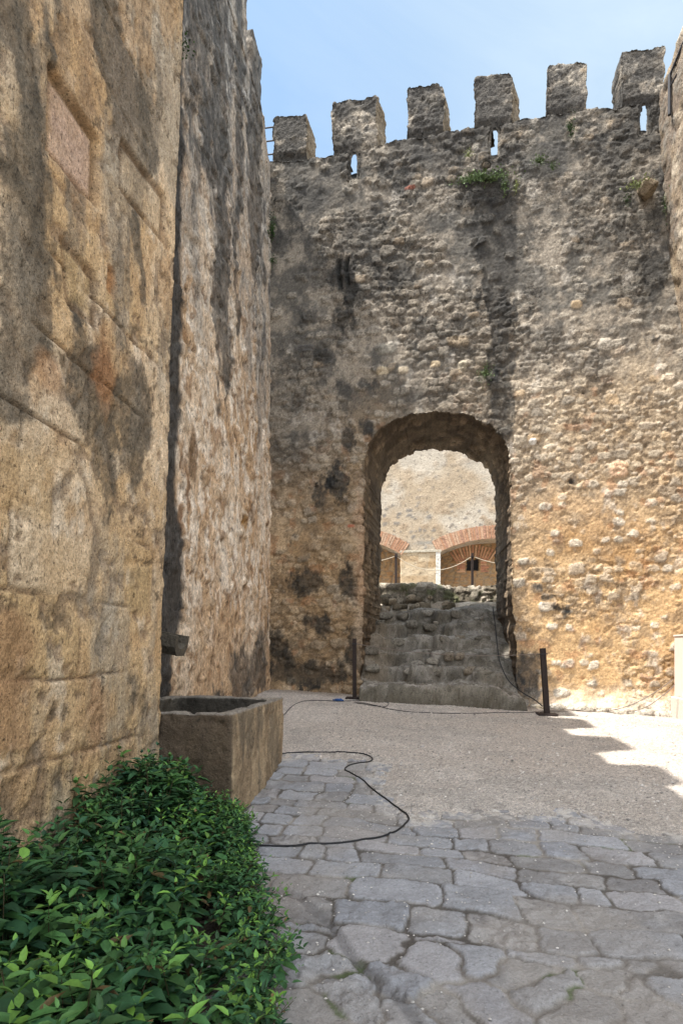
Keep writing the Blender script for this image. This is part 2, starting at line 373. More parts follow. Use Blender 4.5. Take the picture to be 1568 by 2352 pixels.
# ------------------------------------------------------------------ the battlemented wall
def coursed(P, cell, seed, jx=.8, jz=.42):
    """stones lying in rough courses: squarish cells, returns edge distance, two per-stone randoms, height inside the stone"""
    Q = P/np.array(cell); I = np.floor(Q).astype(np.int64); n = len(P)
    f1 = np.full(n, 9.0); f2 = np.full(n, 9.0); c1 = np.zeros(n); c2 = np.zeros(n); up_ = np.zeros(n)
    for a in (-1, 0, 1):
        for b in (-1, 0, 1):
            for c in (-1, 0, 1):
                x, y, z = I[:, 0]+a, I[:, 1]+b, I[:, 2]+c
                sx = .5*(z % 2)
                px = x+.5+sx*.6+jx*(hsh(x, y, z, seed)-.5)-.15; py = y+.5+.8*(hsh(x, y, z, seed+1)-.5); pz = z+.5+jz*(hsh(x, y, z, seed+2)-.5)
                dz = np.abs(pz-Q[:, 2])
                d = (np.abs(px-Q[:, 0])**3+np.abs(py-Q[:, 1])**3+(dz*1.12)**3)**(1/3)*(1+.35*(hsh(x, y, z, seed+5)-.5))
                m = d < f1
                f2 = np.where(m, f1, np.minimum(f2, d)); c1 = np.where(m, hsh(x, y, z, seed+3), c1); c2 = np.where(m, hsh(x, y, z, seed+4), c2)
                up_ = np.where(m, Q[:, 2]-pz, up_); f1 = np.where(m, d, f1)
    return f2-f1, c1, c2, up_, f1
def wall_disp(P):
    """relief of the rubble wall in metres, plus masks for colouring"""
    Wp = P+np.stack([fbm(P, 3, 4, 40, .6)-.5, fbm(P, 3, 4, 41, .6)-.5, fbm(P, 3, 4, 42, .6)-.5], 1)*.13
    e_, c1, c2, up_, r1 = coursed(Wp, (.235, .24, .165), 3)
    g_, e1, e2, up2, r2 = coursed(Wp, (.105, .11, .075), 23)
    fine_ = fbm(P, 12, 4, 45, .62)-.5
    size = .30+.22*c2                                      # a stone shows only its weathered middle
    big = sstep(.02, .12, e_)*sstep(size+.10, size-.02, r1+.22*fine_)*sstep(.18, .34, c1)
    small = sstep(.03, .14, g_)*sstep(.50, .38, r2+.2*fine_)*sstep(.40, .55, e1)*(1-big)
    pl = fbm(P, .8, 4, 60, .55)
    x, z = P[:, 0], P[:, 2]
    ren = sstep(.47, .60, pl+.16*sstep(4.8, 2.0, z)*sstep(1.4, 2.2, x)-.02)
    proud = sstep(.64, .74, c1)*sstep(size+.04, size-.06, r1+.3*fine_)*sstep(.02, .12, e_)
    keep = np.maximum(1-ren, proud)
    d = (.034*big*(.5+.8*c2)*(1-.52*sstep(1.2, 2.0, x))+.016*small)*keep
    rg = ridge(P, 5.5, 4, 77)
    d += .05*(fbm(P, 1.1, 3, 50)-.5)+.026*(fbm(P, 7, 4, 51, .6)-.5)*(1-.45*ren)+.016*(rg-.6)*(1-.6*ren)
    d -= .030*sstep(.68, .80, fbm(P*np.array([1, 1, 1.4]), 6, 2, 88))*(1-.6*ren)
    return d, big*keep, small*keep, ren, proud, c2, e2, rg
def wb(px, py, rx, ry, k=1.0):                             # blob measured on the photo -> wall metres
    x, z = onY(px, py); return (x, z, rx/F*10.3, ry/F*10.3, k)
wall_dark = [wb(1130, 480, 48, 130, 1.5), wb(1150, 650, 38, 150, 1.5), wb(1150, 880, 34, 110, 1.45), wb(700, 430, 60, 50, .8), wb(800, 380, 60, 25, .8), wb(1000, 350, 80, 25, .7), wb(690, 740, 50, 60, .7), wb(900, 640, 60, 60, .75), wb(1500, 620, 40, 90, .9), wb(1120, 430, 75, 60, 1.2), wb(1140, 540, 50, 90, 1.3), wb(1152, 700, 36, 100, 1.3), wb(1150, 860, 34, 90, 1.3), wb(1135, 470, 60, 110, .95), wb(1150, 620, 42, 140, 1.05), wb(1148, 800, 32, 130, 1.0), wb(1155, 930, 45, 70, 1.0), wb(1120, 700, 60, 70, .7),
             wb(785, 640, 40, 60, .95), wb(790, 740, 70, 60, .6), wb(690, 600, 70, 100, .55), wb(700, 480, 90, 90, .55), wb(740, 820, 60, 25, .9), wb(650, 500, 40, 180, .55),
             wb(790, 910, 38, 60, .9), wb(850, 880, 60, 40, .7), wb(800, 1010, 30, 50, .85), wb(840, 970, 40, 50, .7), wb(775, 1100, 35, 80, .8), wb(730, 1150, 50, 70, .6), wb(690, 1230, 40, 40, .6),
             wb(700, 1340, 60, 45, .8), wb(790, 1330, 30, 60, .8), wb(720, 1435, 55, 35, .85), wb(700, 1545, 110, 45, 1.1), wb(800, 1480, 35, 70, .8), wb(640, 1500, 40, 90, .8),
             wb(1480, 640, 60, 70, .6), wb(1500, 760, 50, 40, .55), wb(1470, 520, 40, 50, .6), wb(930, 620, 70, 40, .55), wb(900, 760, 90, 40, .5), wb(1200, 1560, 50, 60, 1.0), wb(1270, 1370, 30, 20, .8),
             wb(1290, 1400, 40, 14, .7), wb(1240, 1340, 30, 20, .6), wb(880, 520, 90, 60, .45), wb(1000, 560, 80, 80, .4), wb(1300, 500, 60, 60, .4), wb(1240, 350, 150, 50, .5), wb(640, 800, 30, 120, .4)]
def wall_color(P, m):
    d, big, small, ren, proud, c2, e2, rg = m
    x, z = P[:, 0], P[:, 2]; n = len(P)
    A = fbm(P, .9, 4, 101); B = fbm(P, 2.6, 4, 102, .6); Cn = fbm(P, 9, 3, 103, .6)
    ochre = mixc(const((.50, .335, .175), n), const((.40, .235, .10), n), sstep(.42, .62, A))
    tan = mixc(const((.47, .375, .265), n), const((.34, .26, .175), n), sstep(.38, .65, B))
    grey = mixc(const((.27, .247, .215), n), const((.135, .125, .11), n), sstep(.38, .62, B))
    up = sstep(4.0, 7.4, z+1.8*(A-.5)*2-.25*(x-1.0))          # grey lichen zone rises to the left
    low = sstep(5.4, 2.6, z+1.2*(B-.5)*2)*sstep(.6, 2.4, x)
    c = mixc(tan, ochre, low*.9)
    c = mixc(c, mixc(tan, const((.33, .24, .15), n), sstep(.35, .6, B)), sstep(1.2, 0, x)*(1-low)*.7)
    c = mixc(c, grey, up*(.72+.25*sstep(.4, .6, B)))
    st = mixc(const((.60, .52, .40), n), const((.36, .31, .25), n), c2); st = mixc(st, const((.22, .205, .18), n), sstep(.80, .86, (c2*7.13) % 1)*.8); st = mixc(st, const((.50, .33, .17), n), sstep(.82, .9, (c2*3.77) % 1)*.7)      # bare stones
    c = mixc(c, st, .72*big*(1-.5*up)*(.4+.6*sstep(.2, .6, c2)))
    c = mixc(c, const((.60, .54, .45), n), .65*proud*ren*(1-.5*up))
    c = mixc(c, const((.56, .5, .42), n), .5*small*sstep(.45, .8, e2)*(1-.4*up))
    c = mixc(c, const((.16, .12, .085), n), .34*(1-np.maximum(big, small))*(1-ren)*sstep(.42, .62, Cn))   # open joints
    c = mixc(c, const((.36, .18, .09), n), sstep(.70, .76, fbm(P, 5, 2, 140))*.45*(1-up))
    c = mixc(c, const((.62, .57, .50), n), sstep(.62, .74, fbm(P*np.array([1, 1, .6]), 4.0, 4, 131, .6))*.45)
    dk = blobs(x, z, wall_dark, P, 150)
    c = mixc(c, const((.048, .045, .041), n)*(.6+1.1*Cn[:, None]), dk*.96)
    topk = sstep(8.3, 10.4, z+1.2*(B-.5))*sstep(.43, .56, fbm(P, 3.2, 5, 160, .6))
    c = mixc(c, const((.065, .062, .058), n), topk*.75)
    c = mixc(c, const((.09, .085, .078), n), sstep(.52, .62, fbm(P, 6, 5, 165, .65))*sstep(3.5, 8, z)*.6)
    c = mixc(c, const((.13, .105, .08), n), sstep(.54, .64, fbm(P, 5, 5, 166, .65))*sstep(7, 3, z)*.45)
    c = mixc(c, const((.055, .05, .045), n), sstep(10.55, 10.9, z)*sstep(.35, .5, B)*.7)
    pale = sstep(.95, .4, z-.25*(B-.5))*sstep(1.5, 2.4, x)
    c = mixc(c, const((.50, .46, .40), n), pale*.6)
    return c

merl = [  # front face x0, x1, top-left y, top-right y, base y on the photo copy
    (626, 706, 270, 262, 366), (762, 866, 236, 222, 349), (934, 1020, 200, 193, 314), (1088, 1176, 180, 168, 291), (1255, 1346, 150, 141, 264), (1426, 1526, 119, 103, 240)]
slits = {1: (812, 7.5, 338, 407), 3: (1135, 8.0, 283, 364), 5: (1478, 7.5, 228, 305)}
MB_ = []
for a, b_, tl, tr, by in merl:
    x0, zb = onY(a, by); x1, _ = onY(b_, by); _, zl = onY(a, tl); _, zr = onY(b_, tr)
    MB_.append((x0, x1, zl, zr, zb))
cren = []
for px, py in ((560, 378), (625, 369), (720, 362), (760, 354), (800, 346), (885, 327), (930, 318), (1030, 305), (1088, 292), (1195, 275), (1255, 265), (1350, 250), (1426, 240), (1530, 236), (1700, 215)):
    x, z = onY(px, py); cren.append((x, z))
cren = np.array(cren)
def slit_sdf(P, k):
    px, hw, y0, y1 = slits[k]; x, z1 = onY(px, y0); _, z0 = onY(px, y1); hw = hw/F*10.2
    pts = [(x-hw*.75, z0), (x+hw*.8, z0+.02), (x+hw, z0+.3), (x+hw*.85, z1-.16), (x+hw*.1, z1), (x-hw*.7, z1-.18), (x-hw, z0+.25)]
    return poly_sdf(P, pts)
# arch outline (near face)
def arch_pts():
    pts = []
    for px, py in ((826, 1720), (829, 1500), (833, 1400), (834, 1250), (836, 1120), (838, 1060), (848, 1022), (872, 988), (905, 964), (950, 952), (1000, 946), (1050, 948), (1100, 962), (1136, 985), (1158, 1012), (1168, 1060), (1172, 1150), (1172, 1250), (1177, 1400), (1183, 1500), (1186, 1720)):
        pts.append(onY(px, py))
    return pts
ARCH = np.array(arch_pts())
def wob(P, a=.05, sc=5, seed=200): return a*(fbm(P3(P), sc, 4, seed, .6)-.5)*2
def main_sdf(P):
    d = P[:, 1]-np.interp(P[:, 0], cren[:, 0], cren[:, 1])-wob(P, .06, 4, 201)
    d = np.maximum(d, -(poly_sdf(P, ARCH)-wob(P, .045, 5, 202)))
    for i, (x0, x1, zl, zr, zb) in enumerate(MB_):
        if i in slits:
            d = np.maximum(d, -(slit_sdf(P, i)-.05-wob(P, .012, 9, 203)))
    return d
XL, XR = -3.0, 5.0
P, Q, E = grid_sheet(main_sdf, XL, XR, -.05, 11.1, .0215)
TH = 1.95
def main_rings(Pb, k):
    if Pb is None: return 26
    f = k/26.0
    da = np.abs(poly_sdf(Pb, ARCH)); isA = da < .2; top = (Pb[:, 1] > 9.0)
    V = P3(Pb, WD)
    cx, cz = .24, 3.6
    # arch reveal: slightly narrowing to the back; parapet: thin
    V[:, 1] = np.where(isA, WD+TH*f, np.where(top, WD+.45*f, WD+.6*f))
    xf = np.where(Pb[:, 0] < cx, .86, .985); 
    V[:, 0] = np.where(isA, cx+(Pb[:, 0]-cx)*(1-(1-xf)*f), V[:, 0]+np.where(top, .12*f, 0))
    V[:, 2] = np.where(isA & (Pb[:, 1] > 4.6), Pb[:, 1]-.02*f, V[:, 2])
    for q in slits:
        xc, zc1 = onY(slits[q][0], slits[q][2]); near_ = (np.abs(Pb[:, 0]-xc) < .17) & (Pb[:, 1] < MB_[q][4]-.03) & top
        V[:, 0] = np.where(near_, xc+(Pb[:, 0]-xc)*(1+1.2*f)+xc/10.4*.5*f, V[:, 0])
    return V
V, Fq = solid_sheet(P, Q, E, lambda p: P3(p, WD), main_rings)
N = vnormals(V, [Fq]); m = wall_disp(V); d = m[0]
x, z = V[:, 0], V[:, 2]
foot = sstep(.85, .28, z-.25*(fbm(V, 2.5, 3, 90)-.5))*sstep(1.7, 2.3, x)                 # rough footing on the right
d = d+foot*(.20+.16*(fbm(V, 4.5, 4, 91, .6)-.5))+.05*sstep(1.0, .55, z)*sstep(-.9, -1.2, x)
hole = np.array(onY(1116, 381)); d = d-.30*sstep(.085, .04, np.hypot(x-hole[0], (z-hole[1])*.9))*(V[:, 1] < WD+.01)
for px, py in ((779, 628), (797, 622)):                                                   # two worn vertical slots
    hx, hz = onY(px, py); d = d-.07*sstep(.05, .02, np.abs(x-hx+.02*np.sin(z*9)))*sstep(.28, .2, np.abs(z-hz))
for px, py, r in ((1312, 1104, .06), (1340, 900, .035), (1197, 840, .03), (1090, 885, .04)):
    hx, hz = onY(px, py); d = d-.05*sstep(r, r*.5, np.hypot(x-hx, z-hz))
C = wall_color(V, m)
hk = sstep(.10, .05, np.hypot(x-hole[0], z-hole[1]))
for px, py, r in ((1312, 1104, .06),):
    hx, hz = onY(px, py); hk = np.maximum(hk, sstep(r, r*.6, np.hypot(x-hx, z-hz)))
C = mixc(C, const((.03, .03, .032), len(V)), hk*.9)
for px, py, rx, rz, cc in ((1323, 698, .09, .07, (.40, .30, .19)), (806, 1208, .06, .03, (.42, .12, .07)), (850, 1162, .08, .10, (.46, .27, .16)), (1390, 790, .12, .10, (.5, .45, .38)), (940, 430, .10, .03, (.36, .13, .09)),
                               (1420, 1075, .15, .14, (.62, .42, .28)), (1222, 1014, .06, .05, (.7, .68, .64)), (985, 790, .2, .1, (.30, .26, .21)), (888, 800, .18, .1, (.27, .25, .21)), (1050, 782, .2, .09, (.33, .26, .18)),
                               (878, 852, .12, .08, (.52, .43, .30)), (925, 850, .1, .07, (.5, .42, .31)), (1000, 835, .09, .06, (.5, .4, .27)), (1062, 838, .08, .08, (.48, .42, .32)), (700, 800, .2, .08, (.09, .085, .08))):
    hx, hz = onY(px, py); mk_ = sstep(1.15, .8, (np.abs((x-hx)/rx)**3+np.abs((z-hz)/rz)**3)**.333+.5*(fbm(V, 8, 2, 170)-.5))
    C = mixc(C, const(cc, len(V))*(.75+.5*m[7][:, None]), mk_*.85); d = d+.02*mk_
reveal = (V[:, 1] > WD+.06) & (z < 6.2) & (x > -1.4) & (x < 1.9)                     # rubble inside the passage coloured darker
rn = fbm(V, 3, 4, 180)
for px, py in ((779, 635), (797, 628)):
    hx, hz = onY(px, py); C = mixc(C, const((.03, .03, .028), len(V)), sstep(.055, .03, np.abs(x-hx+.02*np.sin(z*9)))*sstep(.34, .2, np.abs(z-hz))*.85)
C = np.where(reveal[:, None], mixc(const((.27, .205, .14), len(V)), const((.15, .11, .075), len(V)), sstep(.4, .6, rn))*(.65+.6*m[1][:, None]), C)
C = C*(1+.18*(rng.random(len(V))-.5)*2)[:, None]; V = V+N*(d-.02+.010*(rng.random(len(V))-.5))[:, None]
rgm = np.clip(1-.9*m[3]*(1-m[4]), .10, 1)*np.maximum(.55, sstep(5.0, 8.0, V[:, 2]))
ad_ = poly_sdf(V[:, [0, 2]], ARCH)
jb = sstep(.24, .06, ad_+.25*(fbm(V, 3, 3, 196)-.5))*(x < .3)*sstep(4.9, 4.3, z)*sstep(.9, 1.6, z)*(V[:, 1] < WD+.1)
C = mixc(C, mixc(const((.58, .47, .36), len(V)), const((.50, .34, .23), len(V)), sstep(.45, .6, fbm(V, 2, 3, 197))), jb*.6)
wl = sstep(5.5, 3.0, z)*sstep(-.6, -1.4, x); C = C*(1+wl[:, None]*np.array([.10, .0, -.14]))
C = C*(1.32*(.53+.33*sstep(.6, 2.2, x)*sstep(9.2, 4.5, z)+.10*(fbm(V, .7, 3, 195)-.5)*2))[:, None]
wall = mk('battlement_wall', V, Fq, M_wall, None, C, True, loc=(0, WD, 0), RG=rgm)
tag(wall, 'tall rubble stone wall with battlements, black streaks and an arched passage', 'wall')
FT = []
for k in range(46):
    fx = 1.95+2.5*(k+.5)/46+random.uniform(-.03, .03); fyy = WD-random.uniform(.12, .34); sz_ = random.uniform(.05, .13)
    FT.append((fx, fyy, sz_, k))
# wall back (behind the front face, seen only from the far court)
def back_sdf(P):
    d = P[:, 1]-9.3
    A2 = ARCH.copy(); A2[:, 0] = np.where(A2[:, 0] < .24, .24+(A2[:, 0]-.24)*.86, .24+(A2[:, 0]-.24)*.985)
    return np.maximum(d, -(poly_sdf(P, A2)-.03))
P, Q, E = grid_sheet(back_sdf, XL, XR+3, 0, 9.3, .12)
Vb = P3(P, WD+TH-.03); Vb2 = Vb[:, :]
nb = len(Vb)
core = MB(); core.add(Vb, Q[:, ::-1], (.4, .33, .24))
core.box((XL, WD+.5, 9.2), (XR+3, WD+TH-.04, 9.29), (.4, .33, .24))
core.build('wall_core', M_wall, wall, False)
# merlons
for i, (x0, x1, zl, zr, zb) in enumerate(MB_):
    z0 = onY(slits[i][0], slits[i][3])[1]-.10 if i in slits else zb-.07
    xa, xb = x0+.02, x1-.02
    def ms(P, i=i, x0=x0, x1=x1, zl=zl, zr=zr, z0=z0):
        top = zl+(zr-zl)*(P[:, 0]-x0)/(x1-x0)
        dx = np.maximum(x0-P[:, 0], P[:, 0]-x1)-wob(P, .035, 5, 300+i); dz = P[:, 1]-top-wob(P, .045, 6, 310+i)
        r = .07; qx = dx+r; qz = dz+r
        dd = np.minimum(np.maximum(qx, qz), 0)+np.hypot(np.maximum(qx, 0), np.maximum(qz, 0))-r
        dd = np.maximum(dd, z0-P[:, 1])
        if i in slits: dd = np.maximum(dd, -slit_sdf(P, i))
        return dd
    P, Q, E = grid_sheet(ms, x0-.08, x1+.08, z0, max(zl, zr)+.1, .0225)
    sk = (.14, .27, .25, .42, .16, .0)[i]
    m0 = lambda q, zb=zb: WD-.012+.05*(1-sstep(zb-.04, zb+.14, q[:, 1]))
    def mr(Pb, k, i=i, sk=sk, x0=x0, x1=x1):
        if Pb is None: return 10
        f = k/10.0; V = P3(Pb, 0); V[:, 1] = m0(Pb)+.5*f; V[:, 0] += sk*.5*f
        if i in slits:
            s = np.abs(slit_sdf(Pb, i)) < .03
            px, hw, y0, y1 = slits[i]; xc, _ = onY(px, y0)
            V[:, 2] += np.where(s, .40*f, 0); V[:, 0] = np.where(s, xc+(Pb[:, 0]-xc)*(1+.9*f)+xc/10.4*.5*f, V[:, 0])
        V[:, 1] = np.where((Pb[:, 1] < zb-.1), m0(Pb)+.38*f, V[:, 1])
        return V
    def t3(p):
        v = P3(p, 0); v[:, 1] = m0(p); return v
    V, Fq = solid_sheet(P, Q, E, t3, mr)
    N = vnormals(V, [Fq]); m = wall_disp(V); C = wall_color(V, m)
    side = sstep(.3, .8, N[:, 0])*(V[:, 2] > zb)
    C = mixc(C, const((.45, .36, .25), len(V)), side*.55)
    dsp = m[0]*.65-.015
    if i in slits:
        dsp = np.where(np.abs(slit_sdf(V[:, [0, 2]], i)) < .04, dsp*.15, dsp)
    V = V+N*dsp[:, None]
    C = C*(1.0*(1+.2*(rng.random(len(V))-.5)*2))[:, None]; V = V+N*(.012*(rng.random(len(V))-.5)+.018*(fbm(V, 9, 4, 320, .65)-.5))[:, None]
    me_ = mk('merlon', V, Fq, M_wall, wall, C, True)
    bk = MB(); 
# putlog corbel
cb = MB(); cx0, cz0 = onY(1478, 445)
def blob_rock(c, s, seed, colr, n=14, rough=.3):
    """irregular squarish stone as one closed surface"""
    U, Vv = np.meshgrid(np.linspace(0, 2*np.pi, n*2, endpoint=False), np.linspace(0, np.pi, n), indexing='ij')
    D = np.stack([np.cos(U)*np.sin(Vv), np.sin(U)*np.sin(Vv), np.cos(Vv)], -1).reshape(-1, 3)
    rr0 = np.random.default_rng(seed); pn_ = rr0.normal(0, 1, (16, 3)); pn_ /= np.linalg.norm(pn_, axis=1)[:, None]
    pn_ = np.vstack([pn_, np.eye(3), -np.eye(3)]); pd_ = rr0.uniform(.68, 1.0, len(pn_))
    R = (pd_[None]/np.maximum(D@pn_.T, .08)).min(1); R = np.minimum(R, 1.25)
    R = R*(1+rough*(fbm(D*1.0+seed*3.7, 1.6, 3, seed)-.5)*1.4+rough*.25*(fbm(D+seed, 5, 2, seed+9)-.5))
    X = D*R[:, None]*np.array(s)+np.array(c)
    idx = np.arange(2*n*n).reshape(2*n, n); i2 = np.roll(idx, -1, 0)
    Fq = np.stack([idx[:, :-1], idx[:, 1:], i2[:, 1:], i2[:, :-1]], -1).reshape(-1, 4)
    c_ = np.array(colr)*(.75+.5*fbm(X, 9, 3, seed)[:, None]); return X, Fq, c_
X, Fr, c_ = blob_rock((cx0, WD-.10, cz0), (.17, .20, .13), 8, (.24, .19, .13), 18, .12)
cb.add(X, Fr, c_); cb.build('corbel_stone', M_wall, wall, True)

ftm = MB()
for fx, fyy, sz_, k in FT:
    X, Fr, c_ = blob_rock((fx, fyy, float(G(fx, fyy))+.02+sz_*.4*random.random()), (sz_*1.2, sz_*.8, sz_*.75), 200+k, random.choice([(.46, .42, .36), (.38, .34, .28), (.50, .45, .38), (.30, .26, .2)]), 9, .15)
    ftm.add(X, Fr, c_)
ftm.build('footing_rubble', M_wall, wall, True)

# ------------------------------------------------------------------ left side: long wall and near tower
XS = -2.84                                    # long side wall plane
LEAN = .03
merY = [(9.22, 9.76, 11.98), (8.02, 8.90, 12.45), (7.1, 7.72, 12.3), (6.10, 6.78, 12.25), (4.78, 5.48, 12.3), (3.50, 4.12, 12.25), (2.38, 3.0, 12.3), (1.1, 1.75, 12.3), (-.4, .4, 12.3), (-1.9, -1.1, 12.3)]
side_top = [(-4, 11.2), (9.8, 11.2), (9.9, 11.15), (10.05, 11.0), (10.25, 10.75), (10.6, 10.6)]
st_a = np.array(side_top)
def side_sdf(P): return P[:, 1]-np.interp(P[:, 0], st_a[:, 0], st_a[:, 1])-wob(P, .04, 4, 400)
P, Q, E = grid_sheet(side_sdf, 4.2, 10.55, -.05, 11.35, .03)
YZ = lambda P, x: np.stack([np.full(len(P), float(x)), P[:, 0], P[:, 1]], 1)
def side_r(Pb, k):
    if Pb is None: return 4
    V = YZ(Pb, XS-.15*k); return V
V, Fq = solid_sheet(P, Q, E, lambda p: YZ(p, XS), side_r)
N = vnormals(V, [Fq])
def side_disp(V):
    Wp = V+(fbm(V, 3, 3, 44)-.5)[:, None]*.1
    f1, f2, c1, c2 = worley(Wp/np.array([.3, .3, .2]), .85, 53)
    e = sstep(.04, .3, f2-f1)*sstep(.5, .8, c1)
    pits = sstep(.66, .78, fbm(V*np.array([1, 1, .8]), 7, 3, 55))
    return .03*e+.05*(fbm(V, .7, 3, 56)-.5)+.028*(fbm(V, 5, 4, 57, .6)-.5)-.03*pits, e, c2, pits
d, e, c2, pits = side_disp(V)
V = V+N*d[:, None]
def side_color(V, e, c2, pits):
    y, z = V[:, 1], V[:, 2]; n = len(V)
    A = fbm(V, 1.1, 4, 410); B = fbm(V*np.array([1, 1, .3]), 3.2, 5, 411, .6); D = fbm(V*np.array([1, 1, .45]), 8, 4, 412, .6)
    c = mixc(const((.62, .49, .36), n), const((.50, .35, .22), n), sstep(.38, .62, A))
    c = mixc(c, const((.78, .70, .60), n), sstep(.44, .60, D)*.8*sstep(.8, 3.0, z)); c = c*1.12
    c = mixc(c, const((.32, .19, .10), n), sstep(.6, .7, fbm(V*np.array([1, 1, .6]), 6, 4, 413, .6))*.7)
    c = mixc(c, const((.46, .34, .22), n), .5*e*sstep(.5, .8, c2)); c = mixc(c, const((.2, .13, .08), n), pits*.75)
    top = sstep(4.2, 8.6, z+2.2*(B-.5)*2+.25*(y-8))                                      # grey weathering from the top
    c = mixc(c, mixc(const((.40, .375, .34), n), const((.12, .115, .11), n), sstep(.42, .58, D)), top*(.55+.4*sstep(.4, .62, B)))
    it = []
    for px, py, ry, rz, k in ((505, 300, .26, 3.2, 1.5), (520, 700, .22, 1.9, 1.3), (585, 350, .5, 2.4, 1.2), (470, 100, .5, 1.8, 1.0), (545, 520, .15, 2.2, 1.2), (500, 880, .12, .8, .6), (548, 150, .3, 1.8, 1.0), (440, 200, .35, 2.0, .75), (600, 620, .5, 1.3, .6),
                              (440, 1040, .10, .35, .3)):
        yy, zz = onX(px, py, XS); it.append((yy, zz, ry, rz, k))
    for px, py, ry, rz, k in ((560, 1560, .8, .45, 1.1), (600, 1520, .7, .6, 1.1), (505, 1600, .5, .35, .9), (610, 1440, .4, .4, .6)):
        yy, zz = onX(px, py, XS); it.append((yy, zz, ry, rz, k))
    c = mixc(c, const((.065, .062, .058), n)*(.6+1.0*D[:, None]), blobs(y, z, it, V, 420)*.82)
    for px, py, ry, rz, cc in ((442, 1045, .16, .38, (.16, .09, .04)), (563, 1200, .12, .14, (.34, .19, .06)), (430, 1130, .08, .3, (.26, .15, .08)), (415, 1190, .08, .2, (.25, .15, .09))):
        yy, zz = onX(px, py, XS); c = mixc(c, const(cc, n), sstep(1.1, .7, np.hypot((y-yy)/ry, (z-zz)/rz)+.7*(fbm(V, 9, 3, 421)-.5))*.8)
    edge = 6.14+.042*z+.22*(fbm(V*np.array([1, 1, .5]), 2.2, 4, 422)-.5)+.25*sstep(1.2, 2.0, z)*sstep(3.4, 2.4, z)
    c = mixc(c, const((.040, .040, .040), n)*(.6+1.0*D[:, None]), sstep(.06, -.06, y-edge)*.95)   # black stripe beside the tower: stain plus the tower return's shade, painted in
    return c
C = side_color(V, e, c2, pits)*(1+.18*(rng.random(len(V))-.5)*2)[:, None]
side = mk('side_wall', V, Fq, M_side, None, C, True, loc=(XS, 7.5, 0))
tag(side, 'high pale side wall left of the court, grey streaks at the top and a black stripe of stain and painted shade', 'wall')
bk = MB(); bk.box((XS-1.6, 4.2, 0), (XS-.12, 9.6, 10.3), (.4, .34, .27)); bk.box((XS-.5, 4.2, 10.28), (XS-.12, 9.6, 11.1), (.4, .34, .27)); bk.build('wall_core', M_side, side)
def side_merlon(y0, y1, zt, X, par, mat, seed):
    def ms(P):
        dx = np.maximum(y0-P[:, 0], P[:, 0]-y1)-wob(P, .03, 5, seed); dz = P[:, 1]-zt-wob(P, .04, 5, seed+1)
        r = .09; qx = dx+r; qz = dz+r
        dd = np.minimum(np.maximum(qx, qz), 0)+np.hypot(np.maximum(qx, 0), np.maximum(qz, 0))-r
        return np.maximum(dd, 11.08-P[:, 1])
    P, Q, E = grid_sheet(ms, y0-.06, y1+.06, 11.08, zt+.08, .035)
    def r(Pb, k):
        if Pb is None: return 8
        return YZ(Pb, X-.055*k)
    V, Fq = solid_sheet(P, Q, E, lambda p: YZ(p, X), r)
    # close the back
    n0 = len(V); V = np.concatenate([V, YZ(P, X-.45)]); Fq = np.concatenate([Fq, Q[:, ::-1]+n0])
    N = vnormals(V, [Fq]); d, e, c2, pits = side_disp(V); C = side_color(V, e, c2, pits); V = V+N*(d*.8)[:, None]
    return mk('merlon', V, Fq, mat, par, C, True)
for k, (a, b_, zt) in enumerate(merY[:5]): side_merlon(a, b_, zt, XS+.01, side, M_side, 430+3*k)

# near tower
XN0 = -2.13
CORY = 4.30
def NT(P):
    V = np.stack([XN0+LEAN*P[:, 1], P[:, 0], P[:, 1]], 1); return V
def onN(px, py):
    d = ray(px, py); # x = XN0 + LEAN z
    t = (XN0+LEAN*CAM_H)/(d[0]-LEAN*d[2]); return (d[1]*t, CAM_H+d[2]*t)
def tower_sdf(P): return np.maximum(P[:, 0]-CORY-wob(P, .02, 5, 500)-.012*(P[:, 1]), P[:, 1]-10.3)
P, Q, E = grid_sheet(tower_sdf, 1.2, CORY+.3, -.1, 8.4, .0165)
def tr(Pb, k):
    if Pb is None: return 8
    V = NT(Pb); m = Pb[:, 0] > CORY-.1; V[:, 0] -= k*.1; return V
V, Fq = solid_sheet(P, Q, E, NT, tr)
N = vnormals(V, [Fq]); S, T = V[:, 1].copy(), V[:, 2].copy(); n = len(V); P2 = np.stack([S, T], 1)
# coursed blocks under the render
row = np.floor((T+.08)/.47); off = hsh(row.astype(int), row.astype(int)*0, row.astype(int)*0, 5)*.7
wj = .04*(fbm(V, 2.5, 3, 501)-.5)
fr = np.abs(((T+.08+wj)/.47) % 1-.5); fc = np.abs(((S+off+wj)/.78) % 1-.5)
joint = np.maximum(sstep(.465, .495, fr), sstep(.478, .496, fc)); blk = hsh(row.astype(int), np.floor((S+off)/.78).astype(int), row.astype(int)*0, 8)
vis = sstep(.42, .55, fbm(V, .9, 3, 502))
pn = fbm(V*np.array([1, 1, .9]), 9, 3, 504, .6); pits = sstep(.60, .70, pn)
flake = sstep(.47, .53, fbm(V*np.array([1, 1, .7]), 1.7, 5, 505, .58))                 # render scaled off in sheets
d = .035*(fbm(V, .8, 3, 503)-.5)-.024*joint*vis-.012*pits+.009*(fbm(V, 6, 4, 506, .6)-.5)+.010*flake
crk = ridge(V*np.array([1, 1.2, .8]), 1.3, 4, 507); crack = sstep(.83, .88, crk)*sstep(.5, .62, fbm(V, .8, 2, 508))
d -= .014*crack
A = fbm(V, .9, 4, 510); B = fbm(V*np.array([1, 1, .45]), 2.2, 5, 511, .6); D = fbm(V*np.array([1, 1, .5]), 9, 4, 512, .6)
c = mixc(const((.63, .475, .315), n), const((.53, .36, .195), n), sstep(.38, .6, A)*.9)
c = mixc(c, const((.60, .48, .35), n), sstep(.5, .62, B)*.6*flake)
